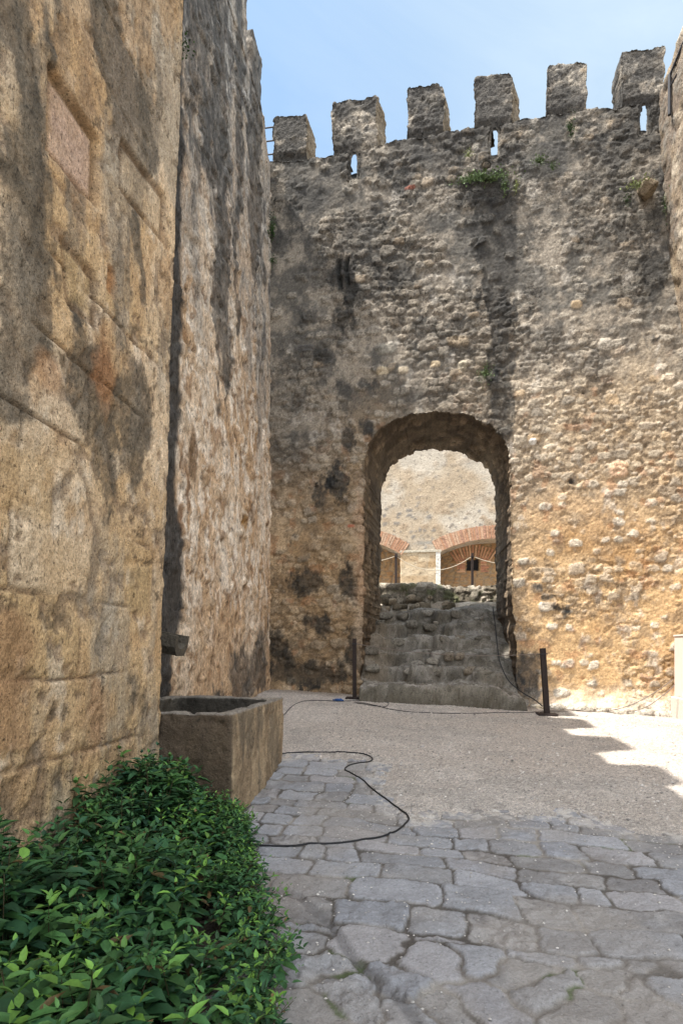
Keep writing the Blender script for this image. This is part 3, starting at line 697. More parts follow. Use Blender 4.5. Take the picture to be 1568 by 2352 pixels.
c = mixc(c, const((.40, .24, .12), n), sstep(.55, .66, fbm(V, 3.1, 4, 513, .6))*.45)
bw = (1-joint)*(.35+.65*vis); c = mixc(c, const((.54, .37, .19), n), sstep(.55, .75, blk)*bw*.55); c = mixc(c, const((.66, .54, .40), n), sstep(.35, .15, blk)*bw*.5); c = mixc(c, const((.40, .26, .145), n), sstep(.88, .94, blk)*bw*.6)
c = mixc(c, const((.66, .56, .44), n), sstep(.6, .72, fbm(V*np.array([1, 1, .6]), 5, 4, 514, .6))*.5)
c = mixc(c, const((.22, .15, .10), n), pits*.6); c = mixc(c, const((.15, .10, .07), n), joint*vis*.62); c = mixc(c, const((.14, .10, .07), n), crack*.6)
c = mixc(c, const((.30, .27, .22), n), sstep(.46, .62, fbm(V*np.array([1, 1, .35]), 2.0, 5, 515, .6)+.05*sstep(4, 7, T))*.55)
c = mixc(c, const((.20, .165, .125), n), sstep(.54, .66, fbm(V*np.array([1, 2.4, .3]), 2.6, 5, 516, .62))*sstep(2.0, 4.5, T)*.75)
c = mixc(c, const((.42, .26, .13), n), sstep(.56, .64, fbm(V*np.array([1, 1.2, .7]), 2.2, 5, 517, .6))*.5)
it = []
for px, py, ry, rz, k in ((60, 120, .16, 1.0, .8), (30, 620, .28, .9, .85), (230, 880, .28, .6, 1.05), (300, 930, .22, .5, 1.0), (330, 600, .12, .7, .6), (260, 60, .25, .8, .75), (300, 230, .3, .5, .8), (40, 400, .2, .7, .7), (130, 40, .15, .5, .6),
                          (340, 400, .2, .3, .6), (60, 950, .3, .2, .6), (200, 1150, .25, .15, .45), (310, 1620, .22, .3, .65), (230, 1560, .2, .12, .5), (180, 1370, .3, .12, .4), (120, 1840, .35, .2, .6), (20, 1060, .1, .2, .3), (350, 150, .3, .5, .4), (340, 1500, .12, .2, .5)):
    yy, zz = onN(px, py); it.append((yy, zz, ry, rz, k))
c = mixc(c, const((.13, .095, .06), n), sstep(.60, .68, fbm(V*np.array([1, 1, .8]), 11, 4, 518, .7))*sstep(.42, .58, fbm(V, 1.4, 3, 519))*.75)
dk = blobs(S, T, [(a, b_, c_, d_, e_*1.2) for a, b_, c_, d_, e_ in it], V, 520, 2.6); c = mixc(c, const((.085, .072, .055), n)*(.5+1.1*D[:, None]), dk*.82)
for px, py, ry, rz, cc, k in ((110, 860, .12, .12, (.42, .22, .10), .5), (240, 850, .15, .25, (.30, .14, .06), .7), (20, 1480, .2, .2, (.30, .17, .09), .6), (220, 1640, .1, .3, (.36, .2, .1), .5), (330, 1730, .12, .25, (.42, .26, .12), .4), (40, 1500, .2, .3, (.34, .2, .1), .5), (190, 300, .1, .6, (.30, .2, .12), .6), (285, 260, .2, .5, (.2, .16, .12), .7)):
    yy, zz = onN(px, py); c = mixc(c, const(cc, n), sstep(1.2, .5, np.hypot((S-yy)/ry, (T-zz)/rz)+1.0*(fbm(V, 5, 4, 521, .6)-.5))*k)
def quad(pp): return [onN(*p) for p in pp]
slabs = [ (quad([(121, 172), (222, 322), (219, 462), (119, 345)]), (.50, .35, .265), .045, .03, .85),        # pink slab, deep groove
          (quad([(288, 335), (378, 455), (374, 545), (284, 430)]), (.46, .35, .23), .03, .02, .5),
          (quad([(2, 1005), (125, 1057), (122, 1212), (0, 1165)]), (.54, .37, .19), .010, -.006, .5),
          (quad([(-60, 1553), (76, 1556), (76, 1726), (-60, 1745)]), (.36, .21, .11), .010, .01, .65),
          (quad([(293, 1297), (345, 1302), (344, 1412), (291, 1405)]), (.38, .27, .14), .010, -.004, .6),
          (quad([(150, 560), (215, 640), (214, 740), (160, 690)]), (.50, .34, .16), .02, .012, .55),
          (quad([(250, 600), (268, 622), (268, 690), (248, 665)]), (.30, .14, .05), .01, .03, .8)]
for pts, cc, gro, rec, kk in slabs:
    s = poly_sdf(P2, pts)+.02*(fbm(V, 6, 3, 530)-.5)
    c = mixc(c, const(cc, n)*(.8+.4*fbm(V, 7, 3, 531)[:, None]), sstep(.015, -.04, s+.07*(fbm(V, 5, 5, 533, .65)-.5))*kk*(.6+.6*fbm(V, 9, 3, 534)))
    ring = sstep(.035, .012, np.abs(s-.012)); d = d*(1-.85*sstep(0, -.02, s))-rec*sstep(0, -.02, s)-gro*ring*sstep(.25, .5, fbm(V, 3, 3, 532)+.1)
    if gro > .015: c = mixc(c, const((.14, .08, .04), n), ring*.55)
c = c*1.12
rim = (V[:, 0] < XN0+LEAN*T-.05)
c = np.where(rim[:, None], const((.05, .05, .048), n)*(.6+D[:, None]), c)
V = V+N*(d+.004*(rng.random(n)-.5))[:, None]; c = c*(1+.12*(rng.random(n)-.5)*2)[:, None]
tower = mk('near_tower', V, Fq, M_near, None, c, True, loc=(XN0, 3, 0))
tag(tower, 'ochre tower wall filling the left edge, patchy render with inset stone slabs', 'tower')
bk = MB()
bk.box((-6.5, -3.5, -.1), (XN0-.02, 1.3, 8.4), (.45, .34, .22)); bk.box((-6.5, 1.3, -.1), (XN0-.10, CORY-.05, 8.4), (.45, .34, .22))
bk.box((-6.5, -3.5, 8.38), (XN0-.02+.15, CORY+.02, 9.9), (.45, .34, .22)); bk.box((XS-.55, -3.5, 9.9), (XS, CORY-.1, 11.15), (.42, .36, .28))
bk.build('tower_core', M_near, tower)
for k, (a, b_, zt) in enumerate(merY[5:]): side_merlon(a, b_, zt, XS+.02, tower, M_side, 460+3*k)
bk2 = MB(); bk2.box((XS-.6, CORY-.2, 11.0), (XS-.1, 5.0, 11.09), (.42, .36, .28)); bk2.build('parapet_link', M_side, side)

# ------------------------------------------------------------------ right bastion
def XRr(z): return 4.05+.10*sstep(10.5, 8.8, z)+.42*sstep(9.2, 5.2, z)
def right_sdf(P): return P[:, 1]-(11.0+.33*(P[:, 0]+10.4))-wob(P, .06, 3, 600)
P, Q, E = grid_sheet(right_sdf, -10.5, -4.5, -.1, 13.2, .045)
def RT(P): return np.stack([XRr(P[:, 1]), -P[:, 0], P[:, 1]], 1)
def rr(Pb, k):
    if Pb is None: return 6
    V = RT(Pb); V[:, 0] += .15*k; return V
V, Fq = solid_sheet(P, Q, E, RT, rr)
N = vnormals(V, [Fq]); m = wall_disp(V*1.0+7.0); n = len(V)
B = fbm(V, 2.6, 5, 611, .6)
C = mixc(const((.52, .44, .34), n), const((.36, .29, .2), n), sstep(.4, .6, B))
C = mixc(C, const((.16, .15, .14), n), sstep(.5, .65, fbm(V, 3.4, 5, 612, .6)+.12*sstep(8, 11, V[:, 2]))*.7)
C = mixc(C, const((.2, .13, .08), n), .5*(1-np.maximum(m[1], m[2])))
V = V+N*(m[0]*1.1)[:, None]
right = mk('corner_bastion', V, Fq, M_wall, None, C, True, loc=(4.5, 8, 0))
tag(right, 'pale rough stone bastion rising at the right edge beside the last merlon', 'tower')
bk = MB(); bk.box((4.95, 4.6, 0), (8, 10.35, 10.8), (.45, .38, .3)); bk.build('bastion_core', M_wall, right)

# ------------------------------------------------------------------ ground
def ground_z(x, y): return G(x, y)
gm = MB(); s_ = 90
xs = np.array([-90, -30, -8, 10, 30, 90.]); ys = np.array([-90, -30, -8, 4, 30, 90.])
Xg, Yg = np.meshgrid(xs, ys, indexing='ij'); ii = np.arange(36).reshape(6, 6)
Fg = np.stack([ii[:-1, :-1], ii[1:, :-1], ii[1:, 1:], ii[:-1, 1:]], -1).reshape(-1, 4)
gm.add(np.stack([Xg.ravel(), Yg.ravel(), np.full(36, -.25)], 1), Fg, (.42, .38, .33))
tag(gm.build('ground', M_gravel, loc=(0, 0, 0)), kind='structure')
def grain(n, a): return (1+a*(rng.random(n)-.5)*2)[:, None]
def hfield(name, x0, x1, y0, y1, h, fn, mat, hy=None):
    nx = int((x1-x0)/h)+1; ny = int((y1-y0)/(hy or h))+1
    X, Y = np.meshgrid(np.linspace(x0, x1, nx), np.linspace(y0, y1, ny), indexing='ij'); X = X.ravel(); Y = Y.ravel()
    Z, C = fn(X, Y); i = np.arange(nx*ny).reshape(nx, ny)
    Fq = np.stack([i[:-1, :-1], i[1:, :-1], i[1:, 1:], i[:-1, 1:]], -1).reshape(-1, 4)
    return mk(name, np.stack([X, Y, Z], 1), Fq, mat, None, C, True, loc=(0, 0, 0))
# where the gravel begins (measured outline, ground metres)
gl = [onG(*p) for p in ((560, 1722), (645, 1742), (700, 1738), (790, 1738), (868, 1752), (884, 1800), (905, 1858), (960, 1882), (1010, 1868), (1080, 1862), (1180, 1868), (1300, 1878), (1420, 1895), (1568, 1915), (1800, 1950))]
gpoly = np.array([(-4.0, gl[0][1])]+gl+[(9, gl[-1][1]), (9, 14), (-4, 14)])
def gmask(X, Y):
    P2 = np.stack([X, Y], 1); PP = np.stack([X, Y, 0*X], 1)
    s = poly_sdf(P2, gpoly)+.16*(fbm(PP, 3.2, 4, 700, .6)-.5)*2
    return s
def gravel_fn(X, Y):
    PP = np.stack([X, Y, 0*X], 1); s = gmask(X, Y); k = sstep(.22, -.25, s); n = len(X)
    Z = G(X, Y)+.034*k-.03*sstep(0, .3, s)+.035*(fbm(PP, .8, 3, 701)-.5)+.010*(fbm(PP, 30, 3, 702, .6)-.5)+.02*(fbm(PP, 4, 3, 707)-.5)
    C = mixc(const((.66, .595, .535), n), const((.58, .515, .455), n), sstep(.35, .65, fbm(PP, 1.2, 4, 703)))
    C = mixc(C, const((.60, .52, .45), n), sstep(.5, .65, fbm(PP, .6, 3, 704))*.5)
    bare = sstep(.52, .66, fbm(PP*np.array([1, 1.6, 1]), 1.3, 5, 706, .65))*.5
    C = mixc(C, const((.46, .42, .38), n), bare)
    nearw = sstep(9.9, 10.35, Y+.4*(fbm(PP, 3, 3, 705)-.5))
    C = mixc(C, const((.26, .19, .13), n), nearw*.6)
    Z = Z+.010*(rng.random(n)-.5); C = C*grain(n, .22)
    return Z, C
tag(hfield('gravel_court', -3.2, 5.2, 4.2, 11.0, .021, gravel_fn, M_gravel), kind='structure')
# paving: slabs placed one by one where the court has them
zc = [(75,620),(232,605),(225,652),(400,640),(525,640),(450,692),(390,696),(520,694),(50,580),(130,578),(258,578),(365,558),(510,585),(410,575),(75,545),(150,515),(225,455),(110,490),(230,512),(335,515),(440,535),(335,470),(440,490),(255,395),(350,385),(350,430),(470,430),(485,475),(170,400),(170,548),(60,500),(120,440),
      (665,605),(650,650),(760,570),(690,670),(800,652),(860,600),(960,600),(790,692),(915,650),(1030,650),(1060,610),(1130,650),(700,722),(770,722),(860,710),(985,712),(1060,705),(1180,690),(1150,620),(1280,610),(1340,642),(1430,640),(1320,690),(1500,690),(1480,725),(1530,640),(680,762),(820,762),(530,755),(375,755),(240,810),(370,870),(500,820),(510,900),(680,805),(860,820),(1040,790),(1200,735),(1215,790),(1210,870),(1275,785),(1365,760),(1400,850),(1500,760),(1520,830),(1440,920),(620,860),(780,880),(940,880),(1080,890),(640,935),(740,990),(880,960),(1000,950),(1150,940),(1250,985),(1330,930),(1540,900),(480,1040),(680,1110),(860,1110),(1060,1055),(1290,1080),(1500,1020),(1440,1100),(1540,1110),(1400,1190),
      (230,950),(190,1040),(280,1130),(390,1230),(560,1190),(850,1240),(1100,1200),(1240,1250),(1420,1270),(1330,1165),(1530,1200),(720,1260),(985,1150),(620,1280),(240,1280),(100,700),(200,735),(60,760),(330,720),(100,850)]
flat_pale = {(480,1040),(680,1110),(860,1110),(240,810),(370,870),(1060,1055),(1290,1080),(75,620),(225,652),(400,640),(1040,790),(375,755),(530,755)}
rough_st = {(390,1230),(560,1190),(280,1130),(230,950)}
tan_st = {(480,1040),(510,900),(860,1240),(1480,725),(1420,1270),(450,692),(520,694),(390,696)}
seeds = []; sp = []
for a in zc:
    nx_, ny_ = 950+1.1358*a[0], 2600+1.1358*a[1]; seeds.append(onG(nx_*.57415, ny_*.57415))
    sp.append((a in flat_pale, a in rough_st, a in tan_st))
sa = np.array(seeds)
for gx in np.arange(-3, 6, .40):
    for gy in np.arange(-1.0, 8.0, .38):
        q = np.array([gx+random.uniform(-.1, .1), gy+random.uniform(-.1, .1)])
        if np.hypot(*(sa-q).T).min() > (.42 if q[1] < 4 else .34): sa = np.vstack([sa, q]); sp.append((random.random() < .2, random.random() < .1, random.random() < .12))
SH = rng.random((len(sa), 8))
drain = np.array([onG((950+1.1358*a)*.57415, (2600+1.1358*b)*.57415) for a, b in ((150, 850), (210, 870), (255, 910), (300, 950), (345, 1000), (385, 1060), (430, 1115), (480, 1165), (560, 1230), (640, 1330))])
def seg_dist(P, L):
    d = np.full(len(P), 9.0)
    for a, b in zip(L[:-1], L[1:]):
        e = b-a; t = np.clip(((P-a)@e)/(e@e), 0, 1); d = np.minimum(d, np.hypot(*(P-a-t[:, None]*e).T))
    return d
r_ = np.random.default_rng(5); YB = [2.98]
while YB[-1] < 8: YB.append(YB[-1]+r_.uniform(.17, .29))
YB = np.array(YB); XB = []
for k in range(len(YB)+1):
    xb = [-4.0+r_.uniform(0, .3)]
    while xb[-1] < 6: xb.append(xb[-1]+r_.uniform(.20, .50)*(1 if r_.random() < .8 else 1.4))
    XB.append(np.array(xb))
RH = r_.random((len(YB)+1, 64, 8))
def rows(wx, wy):
    n = len(wx); k = np.clip(np.searchsorted(YB, wy)-1, 0, len(YB)-2); ed = np.full(n, 9.); H = np.zeros((n, 8)); cx = np.zeros(n)
    dy = np.minimum(wy-YB[k], YB[k+1]-wy); dx = np.zeros(n)
    for q in np.unique(k):
        m = k == q; xb = XB[q]; j = np.clip(np.searchsorted(xb, wx[m])-1, 0, len(xb)-2)
        dx[m] = np.minimum(wx[m]-xb[j], xb[j+1]-wx[m]); H[m] = RH[q, j % 64]; cx[m] = (xb[j]+xb[j+1])/2
    rr_ = .045; ed = rr_-np.hypot(np.maximum(rr_-dx, 0), np.maximum(rr_-dy, 0)); ed = np.where((dx > rr_) & (dy > rr_), np.minimum(dx, dy), ed)
    return ed, H, cx, (YB[k]+YB[k+1])/2
def pave_fn(X, Y):
    n = len(X); PP = np.stack([X, Y, 0*X], 1)
    wx = X+.05*(fbm(PP, 5, 3, 720)-.5)*2+.018*(fbm(PP, 22, 2, 724)-.5)*2; wy = Y+.05*(fbm(PP, 5, 3, 721)-.5)*2+.018*(fbm(PP, 22, 2, 725)-.5)*2
    f1 = np.full(n, 9.); f2 = np.full(n, 9.); id1 = np.zeros(n, int)
    for i, (sx, sy) in enumerate(sa):
        d_ = ((np.abs(wx-sx)*.88)**7+np.abs(wy-sy)**7)**(1/7)
        mm = d_ < f1; f2 = np.where(mm, f1, np.minimum(f2, d_)); id1 = np.where(mm, i, id1); f1 = np.where(mm, d_, f1)
    ed = (f2-f1)*.5
    H = SH[id1]; spn = np.array(sp, float)[id1]; ctr = sa[id1]
    lw = .10*(fbm(PP, 1.1, 3, 746)-.5)*2; mw = .05*(fbm(PP, 3.5, 3, 747)-.5)*2; hw_ = .014*(fbm(PP, 18, 3, 748, .6)-.5)*2
    xr_ = X+lw*.7+mw+hw_; yr_ = Y+.05*X+.10*(fbm(PP, 1.1, 3, 749)-.5)*2+mw*.6+hw_
    e2_, H2, c2x, c2y = rows(xr_, yr_)
    useR = yr_ > YB[0]
    ed = np.where(useR, e2_, np.minimum(ed, np.abs(yr_-YB[0]))); H = np.where(useR[:, None], H2, H)
    sp2 = np.stack([(H2[:, 7] < .22)*1., (H2[:, 7] > .93)*1., (H2[:, 6] < .14)*1.], 1); spn = np.where(useR[:, None], sp2, spn)
    ctr = np.where(useR[:, None], np.stack([c2x, c2y], 1), ctr)
    sunk = sstep(.4, .7, H[:, 0]+.5*(fbm(PP, 2.5, 3, 741)-.5))*(1-spn[:, 0])                     # stones half buried in mortar and dirt
    jw = .002+.006*H[:, 5]*(.4+1.2*fbm(PP, 3, 2, 745))
    st = sstep(jw, jw+.007+.008*H[:, 6], ed)
    hgt = .012+.014*(H[:, 1]-.4)*(1-spn[:, 0]*.5)
    tilt = ((X-ctr[:, 0])*(H[:, 2]-.5)+(Y-ctr[:, 1])*(H[:, 3]-.5))*.06
    ruf = (.009+.012*H[:, 4])*(1-.75*spn[:, 0])+.022*spn[:, 1]
    rn = fbm(PP, 13, 4, 722, .6)-.5; rid = ridge(PP, 14, 3, 723)-.6
    Z = G(X, Y)+st*(hgt*(1-.6*sunk)+tilt)+ruf*(rn*1.6+rid*.6)*(.4+.6*st)+.016*(fbm(PP, 1.6, 3, 726)-.5)*2
    pt = sstep(.62, .72, fbm(PP, 38, 2, 730))
    Z = Z-.007*spn[:, 1]*pt
    dd = seg_dist(np.stack([X, Y], 1), drain)+.02*(fbm(PP, 9, 3, 727)-.5)
    gv = sstep(.045, .015, dd); Z = Z-.016*gv
    s = gmask(X, Y)
    C = mixc(const((.235, .232, .232), n), const((.305, .300, .295), n), H[:, 5])
    C = mixc(C, const((.20, .205, .22), n), sstep(.55, .9, H[:, 6])*.6)
    C = mixc(C, const((.36, .35, .345), n), spn[:, 0]*.6)
    C = mixc(C, const((.34, .30, .27), n), np.maximum(spn[:, 2], sstep(.88, .95, H[:, 7])*.8)*.6)
    C = C*(.70+.6*fbm(PP, 7, 5, 728, .65)[:, None])
    dirt = mixc(const((.175, .155, .135), n), const((.31, .285, .255), n), sstep(.4, .6, fbm(PP, 4, 4, 729)))
    C = (C*.7+.3*C.mean(0))*np.array([.93, .96, 1.02])*grain(n, .08); dirt = dirt*.86
    C = mixc(dirt, C, st*(1-.55*sunk))
    C = mixc(C, const((.055, .048, .042), n), sstep(jw+.008, jw, ed)*sstep(.36, .5, fbm(PP, 4, 2, 735))*.8)
    C = mixc(C, const((.27, .245, .22), n), sstep(.5, .68, fbm(PP, 1.3, 4, 731, .6))*.5)
    C = mixc(C, const((.12, .115, .115), n), gv*.65)
    C = mixc(C, const((.5, .46, .41), n), sstep(.30, 0, s)*sstep(.42, .6, fbm(PP, 16, 3, 732, .6))*.8*(1-.6*st*0))
    C = mixc(C, const((.06, .09, .025), n), sstep(jw+.006, jw, ed)*sstep(.70, .76, fbm(PP, 3, 3, 733))*.7)
    edge_dirt = sstep(-.55, -.95, X)*sstep(3.9, 3.2, Y)
    C = mixc(C, const((.19, .15, .12), n), edge_dirt*.5)
    return Z, C
tag(hfield('stone_paving', -2.3, 4.4, 1.2, 6.9, .0118, pave_fn, M_pave), kind='structure')
# soil bed under the shrubs
bed = np.array([onG(*p) for p in ((588, 2352), (588, 2280), (578, 2190), (566, 2110), (548, 2030), (536, 1960), (520, 1900), (502, 1868))])
def soil_fn(X, Y):
    PP = np.stack([X, Y, 0*X], 1); o = np.argsort(bed[:, 1]); xe = np.interp(Y, bed[o, 1], bed[o, 0])
    return G(X, Y)+.07*sstep(.02, -.12, X-xe)-.05+.03*(fbm(PP, 5, 3, 750)-.5), const((.03, .025, .02), len(X))
so_ = hfield('soil_bed', -2.3, -.75, 1.2, 4.4, .05, soil_fn, M_soil); tag(so_, kind='structure')
# loose chips scattered over the slabs
cp = MB(); ico = np.array([[0, 0, 1], [.9, 0, .1], [.2, .85, 0], [-.75, .5, .1], [-.7, -.5, 0], [.3, -.9, .1], [0, 0, -.6]]); icf = np.array([[0, 1, 2], [0, 2, 3], [0, 3, 4], [0, 4, 5], [0, 5, 1], [6, 2, 1], [6, 3, 2], [6, 4, 3], [6, 5, 4], [6, 1, 5]])
CXs = rng.uniform(-1.2, 4.3, 26000); CYs = rng.uniform(1.3, 6.6, 26000); sm = gmask(CXs, CYs)
pr = np.exp(-np.clip(sm, 0, 9)/.35)*.55+.035+.06*(fbm(np.stack([CXs, CYs, 0*CXs], 1), 1.5, 3, 760) > .58)
kp = (rng.random(26000) < pr) & (sm > -.15); CXs = CXs[kp]; CYs = CYs[kp]
zz, _ = pave_fn(CXs, CYs)
for i in range(len(CXs)):
    r = rng.uniform(.003, .0095)*(1.4 if rng.random() < .06 else 1); a = rng.uniform(0, 6.28); ca, sa_ = math.cos(a), math.sin(a)
    Vv = ico*np.array([r*rng.uniform(.8, 1.4), r, r*rng.uniform(.5, .9)]); Vv = Vv@np.array([[ca, sa_, 0], [-sa_, ca, 0], [0, 0, 1]])+[CXs[i], CYs[i], zz[i]+r*.3]
    g = rng.uniform(.3, .62); cp.add(Vv, icf, (g, g*.94, g*.87))
GX = rng.uniform(-1.4, 4.3, 5200); GY = rng.uniform(4.6, 9.8, 5200); sg0 = gmask(GX, GY); kq = sg0 < -.05; GX, GY = GX[kq], GY[kq]; gz0, _ = gravel_fn(GX, GY)
for i in range(len(GX)):
    r = rng.uniform(.006, .013)*(1.7 if rng.random() < .04 else 1); a = rng.uniform(0, 6.28); ca, sa_ = math.cos(a), math.sin(a)
    Vv = ico*np.array([r*1.3, r, r*.7])@np.array([[ca, sa_, 0], [-sa_, ca, 0], [0, 0, 1]])+[GX[i], GY[i], gz0[i]+r*.1]
    g = rng.choice([.62, .5, .36, .22, .7]); cp.add(Vv, icf, (g, g*.93, g*.85))
co = cp.build('loose_gravel', M_stone); tag(co, 'small pale stone chips strewn over the slabs', 'gravel', kind='stuff')

# ------------------------------------------------------------------ steps through the arch
def step_fn(X, Y):
    PP = np.stack([X, Y, 0*X], 1); n = len(X)
    Yw = Y+.34*(fbm(PP, 1.8, 3, 800)-.5)*2+.10*(fbm(PP, 6, 3, 809)-.5)*2+.06*(X-.2)*0
    # platform in front, then five worn treads
    fy = 9.68+.07*np.sin(X*1.4)+.0*X-.10*(X > .9)*(X-.9)
    z = G(X, fy-.1)-.1
    plat = .86-.22*sstep(1.15, 1.7, X)
    Z = z+(plat-z)*sstep(fy-.05, fy+.03, Y+.05*(fbm(PP, 5, 3, 801)-.5))
    # platform fades into the ground at its right end
    lv = [plat, 1.16, 1.42, 1.72, 2.02, 2.30]; yy = [0, 10.48, 10.95, 11.4, 11.85, 12.3]
    for k in range(1, 6):
        y0 = yy[k]+(.08*math.sin(k*2.1))+.22*(fbm(np.stack([X*.8, 0*X+k*3.1, 0*X], 1), 1.0, 2, 821)-.5); Z = Z+(lv[k]-lv[k-1])*(1+.25*(fbm(np.stack([X, 0*X+k, 0*X], 1), 1.7, 2, 822)-.5))*sstep(y0-.07, y0+.05, Yw)
    rgt = sstep(.35, 1.2, X); 
    ramp = plat+(Y-10.3)*.72
    Z = np.where(Y > 10.3, Z*(1-.55*rgt)+.55*rgt*np.clip(ramp, plat, 2.42), Z)
    Z += .06*sstep(.3, 1.2, X)*sstep(11.6, 12.2, Y)
    Z += .15*sstep(.45, .1, X+1.1)*sstep(10.3, 10.6, Y)*(fbm(PP, 2, 3, 802))
    Z += .11*(fbm(PP, 3, 4, 803, .55)-.5)+.05*(ridge(PP, 5, 4, 804)-.6)+.03*(fbm(PP, 14, 3, 805, .6)-.5)
    g1_, g2_, gc_, gd_ = worley((PP+(fbm(PP, 4, 3, 811)-.5)[:, None]*.2)/np.array([.36, .27, 1]), .85, 812)
    Z += (.035*sstep(.03, .35, g2_-g1_)*(gc_-.2)+.03*(gd_-.5))*sstep(10.1, 10.5, Y)+.05*(fbm(PP, 9, 4, 814, .65)-.5)+.016*(rng.random(n)-.5)+.03*(ridge(PP, 9, 3, 818)-.6)
    cut = np.maximum(sstep(-1.06, -1.12, X+.04*(fbm(PP, 4, 2, 819)-.5)), sstep(1.66, 1.86, X+.1*(fbm(PP, 3, 2, 820)-.5)))*sstep(10.45, 10.3, Y)
    Z = Z-cut*.9
    PP = np.stack([X, Y, Z], 1)
    c = mixc(const((.30, .27, .225), n), const((.16, .145, .12), n), sstep(.4, .62, fbm(PP, 2.4, 4, 806, .6)))
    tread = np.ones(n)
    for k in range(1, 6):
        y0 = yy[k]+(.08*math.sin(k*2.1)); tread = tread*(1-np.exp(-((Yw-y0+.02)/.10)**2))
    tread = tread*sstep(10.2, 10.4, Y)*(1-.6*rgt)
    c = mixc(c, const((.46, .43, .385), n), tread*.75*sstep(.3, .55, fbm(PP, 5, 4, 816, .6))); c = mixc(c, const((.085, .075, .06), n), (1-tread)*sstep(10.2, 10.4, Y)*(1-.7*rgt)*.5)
    c = mixc(c, const((.36, .33, .29), n), sstep(.5, .66, fbm(PP, 6, 4, 807, .6))*.5)
    c = mixc(c, const((.46, .42, .375), n), sstep(10.25, 9.8, Y)*sstep(.4, .6, fbm(PP, 4, 4, 808, .6))*sstep(fy, fy+.12, Y)*.7)
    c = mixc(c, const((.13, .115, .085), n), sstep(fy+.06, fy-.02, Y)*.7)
    c = mixc(c, const((.24, .185, .125), n), sstep(-.3, -.9, X)*sstep(10.3, 10.5, Y)*.6)
    c = mixc(c, const((.10, .085, .06), n), sstep(.5, .62, fbm(PP*np.array([1, 1, 1]), 4.5, 5, 817, .65))*.55); c = c*grain(n, .2)*.78
    return Z, c
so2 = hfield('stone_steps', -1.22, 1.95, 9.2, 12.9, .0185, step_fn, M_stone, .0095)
rs = random.Random(3)
for k in range(1, 6):
    y0 = (0, 10.48, 10.95, 11.4, 11.85, 12.3)[k]
    for q in range(7 if k < 5 else 5):
        sx_ = -.85+q*.33+rs.uniform(-.12, .12)
        if rs.random() < .25 or sx_ > 1.25: continue
        syy = y0+.08*math.sin(k*2.1)+rs.uniform(-.10, .06); w_ = rs.uniform(.10, .2); zt_s = float(step_fn(np.array([sx_]), np.array([syy+.12]))[0][0])
        X, Fr, c_ = blob_rock((sx_, syy+.05, zt_s-.075+rs.uniform(-.02, .02)), (w_, .11, .10), 300+k*10+q, rs.choice([(.22, .20, .165), (.28, .255, .215), (.17, .15, .12), (.24, .20, .15)]), 12, .12); mk('loose_stone', X, Fr, M_wall, so2, c_, True)
for q in range(26):
    sx_ = rs.uniform(-1.0, 1.35); syy = rs.uniform(9.75, 12.2); zt_s = float(step_fn(np.array([sx_]), np.array([syy]))[0][0]); r0 = rs.uniform(.02, .055)
    X, Fr, c_ = blob_rock((sx_, syy, zt_s+r0*.3), (r0*1.3, r0, r0*.8), 400+q, rs.choice([(.40, .37, .32), (.25, .22, .18)]), 7, .12); mk('loose_stone', X, Fr, M_wall, so2, c_, True)
tag(so2, 'worn grey stone steps climbing through the arched passage', 'steps')

# ------------------------------------------------------------------ rubble ledge and upper court beyond the arch
lg = MB()
def led(P): return np.maximum(P[:, 1]-3.0-wob(P, .05, 3, 900), 0*P[:, 0]-9)
P, Q, E = grid_sheet(led, -2.2, 3.0, 1.9, 3.1, .03)
def lr(Pb, k):
    if Pb is None: return 22
    V = P3(Pb, 13.35+.09*k); V[:, 2] += .02*k*(Pb[:, 1] > 2.5)*.3; return V
V, Fq = solid_sheet(P, Q, E, lambda p: P3(p, 13.35), lr)
N = vnormals(V, [Fq]); m = wall_disp(V+3.3); n = len(V)
B = fbm(V, 3, 4, 901, .6)
C = mixc(const((.42, .37, .30), n), const((.20, .17, .13), n), sstep(.4, .6, B)); C = mixc(C, const((.085, .075, .055), n), sstep(.42, .56, fbm(V, 4, 4, 902, .6))*.75*(V[:, 2] < 2.93))
C = mixc(C, const((.10, .12, .04), n), sstep(.58, .68, fbm(V, 5, 3, 903))*.5)
V[:, 1] += .62*sstep(.15, .8, V[:, 0])-.25*(3.0-V[:, 2])*sstep(.15, .8, V[:, 0])
V = V+N*(m[0]*2.4+.25*(fbm(V, 2.2, 3, 904)-.5)+.06*(ridge(V, 6, 3, 905)-.6))[:, None]
V[:, 2] = np.minimum(V[:, 2], 3.03+.03*fbm(V, 3, 2, 906))
ledge = mk('rubble_ledge', V, Fq, M_wall, None, C, True, loc=(.4, 13.5, 2))
tag(ledge, 'low broken rubble ledge at the top of the steps', 'ledge')
for k in range(26):
    px = random.uniform(880, 1035) if k < 22 else random.uniform(1040, 1110); py = random.uniform(1372, 1414)
    x, z = onY(px, py, 13.25); r = random.uniform(.07, .16)
    X, Fr, c_ = blob_rock((x, 13.22+random.uniform(-.16, .1), z), (r*1.1, r, r*.85), 40+k, random.choice([(.26, .21, .15), (.17, .14, .10), (.32, .27, .2), (.12, .10, .07)]), 10)
    lg.add(X, Fr, c_)
lg.build('rubble_stones', M_wall, ledge, True)
